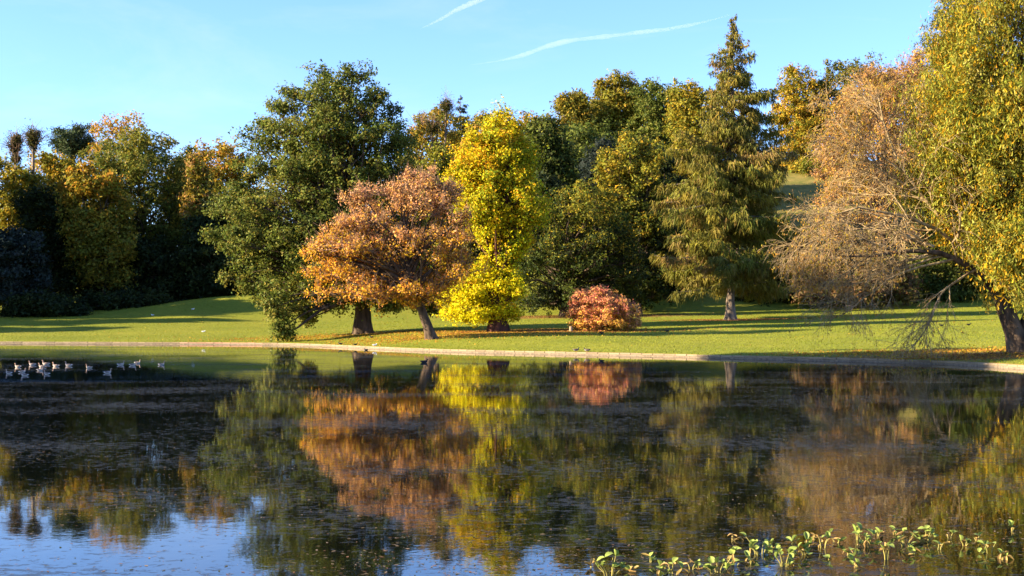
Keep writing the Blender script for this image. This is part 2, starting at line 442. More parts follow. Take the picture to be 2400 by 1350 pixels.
def trunk_tube(pts, r0, r1, flare=1.7, sides=14, g=None, K=18):
    pts = np.array(pts, float)
    d = np.concatenate([[0], np.cumsum(np.linalg.norm(np.diff(pts, axis=0), axis=1))])
    s = np.concatenate([[0, 0.25, 0.6, 1.1, 1.8], np.linspace(2.8, d[-1], K)]) if d[-1] > 5 else np.linspace(0, d[-1], K)
    P = np.stack([np.interp(s, d, pts[:, k]) for k in range(3)], -1)
    # round the corners of the path
    for _ in range(2): P[2:-1] = 0.5 * P[2:-1] + 0.25 * (P[1:-2] + P[3:])
    if g is not None: P[5:-1, :2] += g.normal(0, r0 * 0.12, (len(P) - 6, 2))
    R = r0 + (r1 - r0) * (s / d[-1]) ** 0.9
    R = R * (1 + (flare - 1) * np.exp(-s / (r0 * 1.3)))
    V, F = tubes(P[None], R[None], sides)
    if g is not None:
        k = len(P); Vr = V.reshape(k, sides, 3)
        ph = g.random(3) * 6.28
        a = np.arange(sides) * 2 * np.pi / sides
        but = (0.16 * np.cos(3 * a + ph[0]) + 0.12 * np.cos(5 * a + ph[1]))[None, :] * np.exp(-s / (r0 * 2.2))[:, None] + g.normal(0, 0.035, (k, sides))
        V = (P[:, None] + (Vr - P[:, None]) * (1 + but)[:, :, None]).reshape(-1, 3)
    return V, F, P, R

def profile_fn(prof, D, x0):
    pr = np.array(sorted([(wz(y, D), wx(l, D), wx(r, D)) for y, l, r in prof]))
    return pr

def broad(name, label, prof, D=None, base=None, pal=((0.06, 0.08, 0.015),), pal_top=None, top_from=0.55,
          lobe_r=(2.0, 3.2), nfill=40, clumps=24, clump_r=0.7, leaves=34, leaf=(0.22, 0.13), trunk_r=0.6, bark=None,
          flat=0.85, depth=0.85, extra=(), seed=1, trunk_top=0.75, hang=0.0, spikes=0, spike_len=1.3, twig_mat=None,
          fork=0.2, category='tree', group=None, trunk_path=None, coh=0.6, under=0.35, edge=True, sink=0.15, twig_r=0.022, matl=None, vis_twigs=True, shape=quads, ragged=0.22, lcoh=0.5, widen=1.08, flare=1.45):
    g = np.random.default_rng(seed)
    bark = bark or M_bark
    if base is not None: bx, by, bz = at_ground(*base); D = by
    pr = profile_fn(prof, D, 0)
    pm = (pr[:, 1] + pr[:, 2]) / 2; pw_ = (pr[:, 2] - pr[:, 1]) / 2 * widen
    pr[:, 1] = pm - pw_; pr[:, 2] = pm + pw_
    if base is None:
        bx = float((pr[0, 1] + pr[0, 2]) / 2); by = D; bz = float(H(bx, by))
    zl, zh = pr[0, 0], pr[-1, 0]
    hgt = zh - bz
    def ext(z): return np.interp(z, pr[:, 0], pr[:, 1]), np.interp(z, pr[:, 0], pr[:, 2])
    # --- lobes
    LB = []
    mr = (lobe_r[0] + lobe_r[1]) / 2
    if edge:
        z = zl + mr * 0.5
        while z < zh:
            lr = g.uniform(*lobe_r)
            if zh - z < lr * 1.3: break
            l, r = ext(z); w = (r - l) / 2
            lr = min(lr, max(w * 0.8, 0.3))
            for sd in (-1, 1):
                x = (l + lr * 0.85) if sd < 0 else (r - lr * 0.85)
                lr2 = lr * g.uniform(0.55, 1.1); LB.append((x - sd * abs(g.normal(0, lr * ragged)) + sd * (lr - lr2) * 0.7, by + g.normal(0, w * 0.2), z + g.normal(0, lr * 0.3), lr2))
            z += lr * g.uniform(1.05, 1.5)
        l, r = ext(zh - mr * 0.6)
        lr = min(mr * 0.8, max((r - l) * 0.5, 0.3)); LB.append(((l + r) / 2, by, zh - lr * 0.9, lr))
    tries = 0
    while len(LB) < nfill and tries < nfill * 40:
        tries += 1
        z = g.uniform(zl, zh); l, r = ext(z); w = (r - l) / 2
        if g.random() > w / ((pr[:, 2] - pr[:, 1]).max() / 2) + 0.1: continue
        lr = min(g.uniform(*lobe_r), max(0.3, w * 0.8))
        rho = g.random() ** (0.3 if g.random() < 0.72 else 0.8); ph = g.uniform(0, 2 * np.pi)
        rin = max(0.05, w - lr * 0.8)
        x = (l + r) / 2 + rin * rho * math.cos(ph); y = by + max(0.05, w * depth - lr * 0.8) * rho * math.sin(ph)
        z = min(max(z, zl + lr * 0.5), zh - lr * 0.7)
        if any((x - a) ** 2 + (y - b_) ** 2 + (z - c) ** 2 < (0.62 * (lr + d) * 0.9) ** 2 for a, b_, c, d in LB) and tries < nfill * 30: continue
        LB.append((x, y, z, lr))
    for (ex, ey, er, ed) in extra:
        LB.append((wx(ex, D + ed), by + ed, wz(ey, D + ed), er))
    LB = np.array(LB)
    # --- clumps on the lobes
    nl = len(LB)
    dirs = sphere(nl * clumps, g)
    dn = dirs[:, 2] < -0.25
    flip = dn & (g.random(len(dirs)) > under)
    dirs[flip, 2] *= -1
    lrep = np.repeat(LB, clumps, 0)
    rad = lrep[:, 3:4] * (0.35 + 0.85 * g.random((len(dirs), 1)) ** 0.6)
    spr = g.random(len(dirs)) < 0.10; rad[spr] *= 1 + 1.3 * ragged * g.random((spr.sum(), 1)) + 0.1
    lsc = np.repeat(g.uniform(0.72, 1.28, (nl, 3)), clumps, 0)
    dd = dirs * rad * lsc * np.array([1, 1, flat])
    bough = nrm(LB[:, :3] - np.array([bx, by, 0]) * np.array([1, 1, 0]) - np.stack([0 * LB[:, 2], 0 * LB[:, 2], bz + (LB[:, 2] - bz) * 0.7], -1))[np.repeat(np.arange(nl), clumps)]
    dd = dd * 0.86 + bough * (dd * bough).sum(1, keepdims=True) * 0.5
    CC = lrep[:, :3] + dd
    nc = len(CC)
    # --- leaves
    lr_ = np.repeat(np.arange(nc), leaves)
    off = g.normal(0, 1, (len(lr_), 3)) * clump_r * np.repeat(g.uniform(0.6, 1.35, nc), leaves)[:, None] * np.array([0.62, 0.62, 0.5 + 0.5 * hang])
    LP = CC[lr_] + off
    LP[:, 2] = np.maximum(LP[:, 2], H(LP[:, 0], LP[:, 1]) + 0.05)
    out = nrm(dirs[lr_] * 0.8 + off / clump_r * 0.25 + np.array([0, 0, 0.25]) + g.normal(0, 0.8, off.shape))
    ax = g.normal(size=off.shape); ax[:, 2] -= hang * 2.6
    ax = nrm(np.cross(np.cross(out, ax), out)); bx_ = np.cross(out, ax)
    sz = g.uniform(0.65, 1.35, (len(LP), 1))
    V, F = shape(LP, ax * leaf[0] * sz, bx_ * leaf[1] * sz)
    lw = g.integers(0, 1 << 20, nl)
    cols = pick_cols(pal, nc, leaves, g, coh, lobes=np.repeat(lw, clumps), lcoh=lcoh)
    if pal_top is not None:
        c2 = pick_cols(pal_top, nc, leaves, g, coh, lobes=np.repeat(lw, clumps), lcoh=lcoh)
        tt = ((LP[:, 2] - zl) / (zh - zl) + g.normal(0, 0.13, len(LP)) + np.repeat(g.normal(0, 0.12, nc), leaves))
        s_ = tt > top_from
        cols[s_] = c2[s_]
    root = empty(name, (bx, by, bz - sink))
    tag(root, label, category, group)
    O = np.array([bx, by, bz - sink])
    obj('crown', mesh_np('crown', V - O, F, matl or M_leaf, np.repeat(cols, F.shape[1], 0)), root)
    # --- trunk, limbs, twigs
    if trunk_path is None:
        ztop = bz + hgt * trunk_top
        zs = np.linspace(bz + hgt * 0.15, ztop, 4)
        lx, rx = ext(zs)
        mid = (lx + rx) / 2
        trunk_path = [(bx, by, bz - sink)] + [(bx + (mm_ - bx) * k, by, z) for mm_, z, k in zip(mid, zs, (0.15, 0.45, 0.75, 0.9))]
    else:
        trunk_path = [(bx, by, bz - sink)] + [(wx(a, D + c), by + c, wz(b_, D + c)) for a, b_, c in trunk_path]
    V, F, TP, TR = trunk_tube(trunk_path, trunk_r, max(0.05, trunk_r * 0.12), flare=flare, g=g)
    obj('trunk', mesh_np('trunk', V - O, F, bark, smooth=True), root)
    tz0, tz1 = bz + hgt * fork, TP[-1, 2]
    za = np.clip(bz + (LB[:, 2] - bz) * g.uniform(0.4, 0.8, nl), min(tz0, tz1 - 0.1), tz1)
    o_ = np.argsort(TP[:, 2])
    A0 = np.stack([np.interp(za, TP[o_, 2], TP[o_, k]) for k in range(3)], -1)
    ra = np.interp(za, TP[o_, 2], TR[o_])
    kk = np.linspace(0, 1, 5)[None, :, None]
    E1 = LB[:, :3]; dist = np.linalg.norm(E1 - A0, axis=1)
    midp = (A0 + E1) / 2 + np.stack([g.normal(0, 0.1, nl) * dist, g.normal(0, 0.1, nl) * dist, g.uniform(-0.02, 0.14, nl) * dist], -1)
    P = (1 - kk) ** 2 * A0[:, None] + 2 * kk * (1 - kk) * midp[:, None] + kk ** 2 * E1[:, None]
    P[:, 1:-1] += g.normal(0, 0.02, P[:, 1:-1].shape) * dist[:, None, None]
    R0 = np.minimum(ra * 0.6, 0.03 + dist * 0.022)
    Rl = R0[:, None] * (1 - np.linspace(0, 1, 5)[None]) ** 0.8 + 0.03
    Vl, Fl = tubes(P, Rl, 5)
    lim = obj('limbs', mesh_np('limbs', Vl - O, Fl, bark, smooth=True), root); lim['kind'] = 'stuff'
    if vis_twigs:
        parts = []
        kk = np.linspace(0, 1, 3)[None, :, None]
        S = LB[np.repeat(np.arange(nl), clumps), :3]
        md = (S + CC) / 2 + g.normal(0, 0.12, CC.shape) * lrep[:, 3:4]
        P = (1 - kk) ** 2 * S[:, None] + 2 * kk * (1 - kk) * md[:, None] + kk ** 2 * CC[:, None]
        parts.append(tubes(P, np.broadcast_to(np.linspace(2.2, 0.7, 3) * twig_r, P.shape[:2]), 3))
        if spikes:
            ci = np.repeat(np.arange(nc), spikes)
            dv = nrm(dirs[ci] * 0.7 + np.array([0, 0, 0.65]) + g.normal(0, 0.35, (len(ci), 3)))
            ln = g.uniform(0.5, 1.3, (len(ci), 1)) * spike_len
            s0 = CC[ci] - dv * ln * 0.3
            P = np.stack([s0, s0 + dv * ln * 0.5 + g.normal(0, 0.05, s0.shape), s0 + dv * ln + g.normal(0, 0.12, s0.shape)], 1)
            parts.append(tubes(P, np.broadcast_to(np.array([1.1, 0.9, 0.45]) * twig_r, P.shape[:2]), 3))
        Vt, Ft = cat(parts)
        obj('twigs', mesh_np('twigs', Vt - O, Ft, twig_mat or bark), lim)['kind'] = 'stuff'
    return root, (bx, by, bz)

def conifer(name, label, prof, D=None, base=None, pal=((0.1, 0.1, 0.02),), nbr=260, sprays=110, spray=(0.55, 1.3), width=0.07, droop=0.28, up=0.16,
            trunk_r=0.8, bark=None, seed=1, axis_px=None, hang=1.0, depth=0.95, low_sparse=0.0, group=None, nb=3, sink=0.15, vscat=0.08):
    g = np.random.default_rng(seed)
    bark = bark or M_bark_grey
    if base is not None: bx, by, bz = at_ground(*base); D = by
    else:
        ax = axis_px if axis_px is not None else (prof[0][1] + prof[0][2]) / 2
        bx, by = wx(ax, D), D; bz = float(H(bx, by))
    pr = profile_fn(prof, D, bx)
    zl, zh = pr[0, 0], pr[-1, 0]
    topx = (pr[-1, 1] + pr[-1, 2]) / 2
    O = np.array([bx, by, bz - sink])
    root = empty(name, tuple(O)); tag(root, label, 'tree', group)
    V, F, TP, TR = trunk_tube([(bx, by, bz - sink), (bx, by, bz + (zh - bz) * 0.4), (topx, by, zh - 0.3)], trunk_r, 0.05, flare=1.75, g=g, K=24)
    obj('trunk', mesh_np('trunk', V - O, F, bark, smooth=True), root)
    # branches, denser towards the top in number per length of branch
    u = np.sort(g.random(nbr)) ** 0.92
    zb = zl + (zh - zl) * np.linspace(0, 0.985, nbr) + g.normal(0, 0.8, nbr)
    zb = np.clip(zb, zl, zh - 0.3)
    phi = (np.arange(nbr) * 2.399963 + g.normal(0, 0.35, nbr))
    l = np.interp(zb, pr[:, 0], pr[:, 1]) ; r = np.interp(zb, pr[:, 0], pr[:, 2])
    tx = np.interp(zb, [bz, zh], [bx, topx])
    el, er = np.maximum(tx - l, 0.25), np.maximum(r - tx, 0.25)
    cs, sn = np.cos(phi), np.sin(phi)
    side = np.where(cs < 0, el, er)
    Lb = side * np.abs(cs) + (el + er) / 2 * depth * (1 - np.abs(cs))
    Lb = Lb * (0.5 + 0.58 * g.random(nbr) ** 0.7) + 0.1
    Lb = Lb * np.clip(0.86 + 0.22 * np.sin(zb * 0.9 + 2.0 * phi) + 0.16 * np.sin(zb * 2.3 - 1.7 + phi * 3) + g.normal(0, 0.10, nbr), 0.45, 1.18)
    K = 8
    tt = np.linspace(0, 1, K)[None]
    bend = g.normal(0, 0.10, nbr)
    dirh = np.stack([cs, sn], -1); perp = np.stack([-sn, cs], -1)
    dz = Lb[:, None] * (-droop * g.uniform(0.2, 1.7, (nbr, 1)) * tt + up * g.uniform(0.4, 1.5, (nbr, 1)) * tt ** 2.2)
    rel = sstep(0.75, 1.0, (zb - zl) / (zh - zl))[:, None]
    dz = dz * (1 - rel) + rel * Lb[:, None] * (0.15 * tt)
    off = Lb[:, None] * bend[:, None] * tt ** 2
    P = np.stack([tx[:, None] + dirh[:, :1] * Lb[:, None] * tt + perp[:, :1] * off,
                  by + dirh[:, 1:] * Lb[:, None] * tt + perp[:, 1:] * off,
                  zb[:, None] + 0.12 * Lb[:, None] + dz], -1)
    R0 = 0.02 + 0.013 * Lb
    V, F = tubes(P, R0[:, None] * (1 - tt * 0.85), 5)
    obj('branches', mesh_np('branches', V - O, F, bark, smooth=True), root)['kind'] = 'stuff'
    # hanging sprays
    n = np.maximum(6, (sprays * (Lb / Lb.max()) ** 1.0)).astype(int)
    bi = np.repeat(np.arange(nbr), n)
    t_ = 0.18 + 0.82 * g.random(len(bi)) ** 0.75
    f = t_ * (K - 1); i0 = np.minimum(f.astype(int), K - 2); fr = (f - i0)[:, None]
    S = P[bi, i0] * (1 - fr) + P[bi, i0 + 1] * fr
    sidew = (g.random(len(bi)) - 0.5) * 2 * np.minimum(0.28 * Lb[bi], 1.9) * (1.05 - 0.55 * t_)
    S[:, 0] += perp[bi, 0] * sidew + dirh[bi, 0] * np.abs(sidew) * 0.5
    S[:, 1] += perp[bi, 1] * sidew + dirh[bi, 1] * np.abs(sidew) * 0.5
    S[:, 2] += -np.abs(sidew) * 0.15 + g.normal(0, vscat, len(S))
    ln = g.uniform(*spray, (len(S), 1)) * np.clip(Lb[bi] / (0.5 * Lb.max()), 0.35, 1.15)[:, None]
    parts = []; colsum = []
    base_cols = pick_cols(pal, nbr, 1, g, 1.0, 0.15)
    for q in range(nb):
        dv = np.stack([dirh[bi, 0] * 0.25, dirh[bi, 1] * 0.25, np.full(len(bi), -hang)], -1) + g.normal(0, 0.38, S.shape)
        dv = nrm(dv)
        sd = nrm(np.cross(dv, g.normal(size=S.shape)))
        w = width * g.uniform(0.7, 1.4, (len(S), 1))
        l2 = ln * g.uniform(0.5, 1.1, ln.shape)
        C_ = S + dv * l2 * 0.5 + g.normal(0, 0.07, S.shape)
        parts.append(tris(C_, -dv * l2 * 0.5, sd * w))
        cj = base_cols[bi] * (1 + g.normal(0, 0.2, (len(bi), 1))).clip(0.5, 1.6)
        sw = g.random(len(bi)) < 0.35
        cj[sw] = np.array(pal)[g.integers(0, len(pal), sw.sum())] * g.uniform(0.8, 1.2, (sw.sum(), 1))
        colsum.append(np.repeat(cj, 3, 0))
    V, F = cat(parts)
    V[:, 2] = np.maximum(V[:, 2], H(V[:, 0], V[:, 1]) + 0.05)
    obj('crown', mesh_np('crown', V - O, F, M_needle, np.concatenate(colsum)), root)
    return root, (bx, by, bz)

def grow(P, R, n, ratio, ang, grav, K, g, t0=0.25, rr=0.55, wob=0.05, absl=None, rmin=0.008):
    """children of the polylines P (N,Kp,3); vectorised"""
    N_, Kp, _ = P.shape
    pi = np.repeat(np.arange(N_), n)
    t_ = t0 + (1 - t0) * g.random(len(pi)); f = t_ * (Kp - 1); i0 = np.minimum(f.astype(int), Kp - 2); fr = (f - i0)[:, None]
    S = P[pi, i0] * (1 - fr) + P[pi, i0 + 1] * fr
    T = nrm(P[pi, i0 + 1] - P[pi, i0])
    rs = R[pi, i0] * (1 - fr[:, 0]) + R[pi, i0 + 1] * fr[:, 0]
    plen = np.linalg.norm(np.diff(P, axis=1), axis=2).sum(1)
    q = nrm(np.cross(T, g.normal(size=T.shape)))
    an = g.uniform(ang[0], ang[1], (len(pi), 1))
    d = T * np.cos(an) + q * np.sin(an)
    ln = (plen[pi] * g.uniform(*ratio, len(pi)) * (1.1 - 0.5 * t_))[:, None]
    if absl is not None: ln = np.minimum(ln, absl * g.uniform(0.7, 1.2, ln.shape))
    pts = [S]; cur = S.copy(); st = ln / (K - 1)
    for k in range(K - 1):
        d = nrm(d + np.array([0, 0, grav]) / (K - 1) + g.normal(0, wob, d.shape) * 3)
        cur = cur + d * st; pts.append(cur)
    Pn = np.stack(pts, 1)
    Rn = np.maximum(rmin, rs * rr)[:, None] * np.linspace(1, 0.35, K)[None]
    return Pn, Rn

# palettes (linear base colours of the leaves)
OAK = [(0.1127, 0.1357, 0.0207), (0.1552, 0.1667, 0.0299), (0.0747, 0.0989, 0.0172), (0.1955, 0.1667, 0.0253), (0.1242, 0.1449, 0.0207)]
ORANGE = [(0.54, 0.27, 0.11), (0.56, 0.29, 0.09), (0.50, 0.28, 0.15), (0.58, 0.32, 0.075), (0.44, 0.22, 0.11)]
ORANGE_LOW = [(0.62, 0.28, 0.035), (0.62, 0.33, 0.025), (0.54, 0.23, 0.05), (0.58, 0.36, 0.02)]
YELLOW = [(0.64, 0.46, 0.010), (0.50, 0.44, 0.012), (0.32, 0.34, 0.014), (0.66, 0.34, 0.012), (0.20, 0.25, 0.014), (0.60, 0.45, 0.010), (0.42, 0.34, 0.014)]
YELLOW_LOW = [(0.72, 0.58, 0.008), (0.66, 0.55, 0.008), (0.60, 0.54, 0.010)]
OLIVE = [(0.1782, 0.161, 0.0196), (0.2185, 0.1782, 0.0196), (0.1323, 0.1288, 0.0184), (0.299, 0.2012, 0.0207)]
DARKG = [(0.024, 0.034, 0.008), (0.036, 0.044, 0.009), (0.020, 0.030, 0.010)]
GREENY = [(0.065, 0.080, 0.012), (0.095, 0.10, 0.012), (0.050, 0.068, 0.012), (0.16, 0.125, 0.014)]
GOLD = [(0.46, 0.26, 0.024), (0.38, 0.23, 0.020), (0.50, 0.24, 0.027), (0.30, 0.20, 0.020)]
GOLDG = [(0.26, 0.22, 0.020), (0.20, 0.19, 0.020), (0.34, 0.23, 0.018), (0.14, 0.15, 0.018)]
RUST = [(0.48, 0.25, 0.055), (0.44, 0.23, 0.085), (0.50, 0.29, 0.045), (0.36, 0.20, 0.06)]
PINK = [(0.5676, 0.215, 0.1118), (0.5504, 0.2666, 0.1118), (0.516, 0.1634, 0.1032), (0.5676, 0.3182, 0.086)]
PINK_LOW = [(0.6364, 0.3268, 0.0602), (0.6536, 0.3956, 0.0602), (0.602, 0.258, 0.1032)]
SPRUCE = [(0.165, 0.14, 0.020), (0.20, 0.16, 0.020), (0.125, 0.118, 0.018), (0.22, 0.145, 0.040), (0.10, 0.105, 0.018)]
WILLOW = [(0.23, 0.235, 0.028), (0.32, 0.25, 0.020), (0.46, 0.28, 0.014), (0.25, 0.23, 0.030), (0.54, 0.28, 0.012), (0.32, 0.28, 0.06), (0.20, 0.20, 0.022), (0.17, 0.185, 0.02), (0.27, 0.255, 0.045)]
BLUEG = [(0.024, 0.0336, 0.024), (0.033, 0.0408, 0.03), (0.0204, 0.0288, 0.0204)]

# --- the trees on the lawn
_, b_oak = broad('oak_tree', 'huge dark green oak with stout trunk, its low branch drooping to the kerb',
      [(165, 800, 865), (185, 735, 885), (215, 680, 895), (260, 645, 915), (300, 592, 945), (335, 585, 962), (380, 590, 955), (430, 565, 960), (480, 525, 970), (530, 502, 980), (570, 515, 990), (610, 540, 1000), (650, 555, 1010), (690, 600, 1030), (722, 660, 1050)],
      base=(852, 783), pal=OAK, lobe_r=(1.3, 2.5), shape=tris, nfill=290, clumps=18, clump_r=0.75, leaves=30, leaf=(0.20, 0.13), trunk_r=1.15, bark=M_bark, seed=11, trunk_top=0.8, fork=0.16, depth=0.62,
      extra=[(650, 700, 1.4, -8), (640, 720, 1.2, -9), (655, 742, 1.2, -9.5), (665, 765, 1.1, -10), (668, 785, 1.0, -10), (690, 725, 1.3, -7), (715, 735, 1.2, -5), (720, 748, 0.8, -6), (780, 720, 1.2, -3), (900, 712, 1.3, -4), (915, 722, 1.0, -3), (980, 715, 1.3, 3), (1010, 730, 1.0, 4), (1018, 715, 1.2, 4)])
_, b_or = broad('orange_tree', 'russet orange autumn tree with leaning trunk in front of the huge oak',
      [(405, 945, 990), (430, 880, 1050), (480, 805, 1085), (530, 768, 1098), (580, 742, 1108), (620, 726, 1108), (660, 708, 1090), (695, 722, 1060), (718, 790, 1010)],
      base=(1013, 795), pal=ORANGE_LOW, pal_top=ORANGE, top_from=0.52, lobe_r=(1.0, 2.2), ragged=0.5, nfill=68, clumps=24, clump_r=0.62, leaves=25, leaf=(0.135, 0.088), trunk_r=0.60, bark=M_bark, seed=5,
      spikes=2, spike_len=1.6, twig_mat=M_twig, trunk_path=[(1003, 765, 0), (990, 730, 0), (972, 690, 0), (955, 620, 0), (945, 520, 0), (955, 430, 0)], fork=0.22, flat=0.7, twig_r=0.026, depth=0.62)
_, b_ye = broad('yellow_tree', 'tall bright yellow tree with a dark reddish trunk and low golden skirt',
      [(262, 1160, 1186), (295, 1130, 1222), (340, 1094, 1240), (380, 1062, 1258), (430, 1044, 1268), (480, 1046, 1284), (512, 1070, 1284), (540, 1104, 1262), (570, 1124, 1240), (598, 1138, 1222), (622, 1142, 1208), (640, 1110, 1216), (668, 1062, 1226), (700, 1030, 1230), (738, 1032, 1222), (757, 1062, 1192)],
      base=(1166, 778), pal=YELLOW_LOW, pal_top=YELLOW, top_from=0.30, shape=tris, ragged=0.4, lobe_r=(0.9, 1.9), nfill=135, clumps=20, clump_r=0.72, leaves=38, leaf=(0.16, 0.11), lcoh=0.6, widen=1.02, trunk_r=1.1, bark=M_bark_red, seed=19, trunk_top=0.92, fork=0.06, depth=0.8)
_, b_g4 = broad('field_maple_tree', 'broad dark green tree with golden brown top behind the pink bush',
      [(428, 1335, 1380), (460, 1308, 1418), (500, 1250, 1450), (560, 1225, 1480), (620, 1212, 1500), (680, 1205, 1500), (725, 1215, 1480)],
      base=(1318, 742), pal=GREENY[:3] + DARKG, pal_top=GOLDG + GREENY[:1], top_from=0.62, lobe_r=(1.5, 2.6), shape=tris, nfill=85, clumps=20, clump_r=0.75, leaves=24, leaf=(0.23, 0.15), trunk_r=0.6, seed=21, fork=0.1)
broad('chestnut_tree', 'yellow green chestnut with large leaves beside the drooping spruce',
      [(325, 1440, 1500), (350, 1415, 1532), (400, 1402, 1558), (450, 1402, 1568), (500, 1410, 1580), (560, 1420, 1590), (620, 1430, 1592), (680, 1440, 1580), (712, 1455, 1560)],
      base=(1494, 733), pal=DARKG + GREENY[:2], pal_top=GOLDG, top_from=0.52, lobe_r=(1.6, 2.7), shape=tris, nfill=80, clumps=20, clump_r=0.75, leaves=24, leaf=(0.30, 0.17), trunk_r=0.75, seed=23, fork=0.1)
_, b_bu = broad('pink_bush', 'rounded pink and orange autumn bush on the lawn beside a stump',
      [(680, 1368, 1398), (692, 1355, 1422), (708, 1346, 1436), (714, 1344, 1478), (740, 1338, 1496), (760, 1342, 1495), (773, 1350, 1488)],
      base=(1415, 775), pal=PINK_LOW, pal_top=PINK, top_from=0.42, lobe_r=(0.7, 1.2), shape=tris, nfill=75, clumps=22, clump_r=0.34, leaves=22, leaf=(0.14, 0.095), trunk_r=0.18, seed=4, fork=0.02, category='bush', twig_r=0.015, flat=1.0, ragged=0.5, spikes=1, spike_len=0.7, twig_mat=M_twig)
_, b_sp = conifer('spruce_tree', 'very tall olive spruce with drooping sprays and pale trunk',
      [(38, 1716, 1722), (70, 1708, 1733), (100, 1690, 1744), (140, 1672, 1768), (180, 1655, 1785), (230, 1660, 1802), (280, 1640, 1812), (330, 1592, 1835), (380, 1572, 1850), (430, 1562, 1850), (470, 1545, 1845), (520, 1565, 1848), (560, 1570, 1838), (590, 1552, 1838), (635, 1548, 1842), (665, 1590, 1852), (672, 1600, 1850)],
      base=(1712, 750), pal=SPRUCE, nbr=560, sprays=130, trunk_r=0.70, bark=M_bark_grey, seed=31, nb=4, width=0.07, spray=(0.7, 1.8), vscat=0.28)
LITTER += [(b_oak[0] + 2, b_oak[1], 8, 5, 0.5), (b_ye[0] + 4, b_ye[1] + 1, 13, 6, 1.0), (b_or[0] + 3, b_or[1] + 5, 8, 4, 0.5), (b_bu[0], b_bu[1] + 2, 6, 3, 0.9), (b_sp[0] + 2, b_sp[1], 9, 3.5, 1.0), (b_g4[0] + 5, b_g4[1], 22, 10, 0.95)]

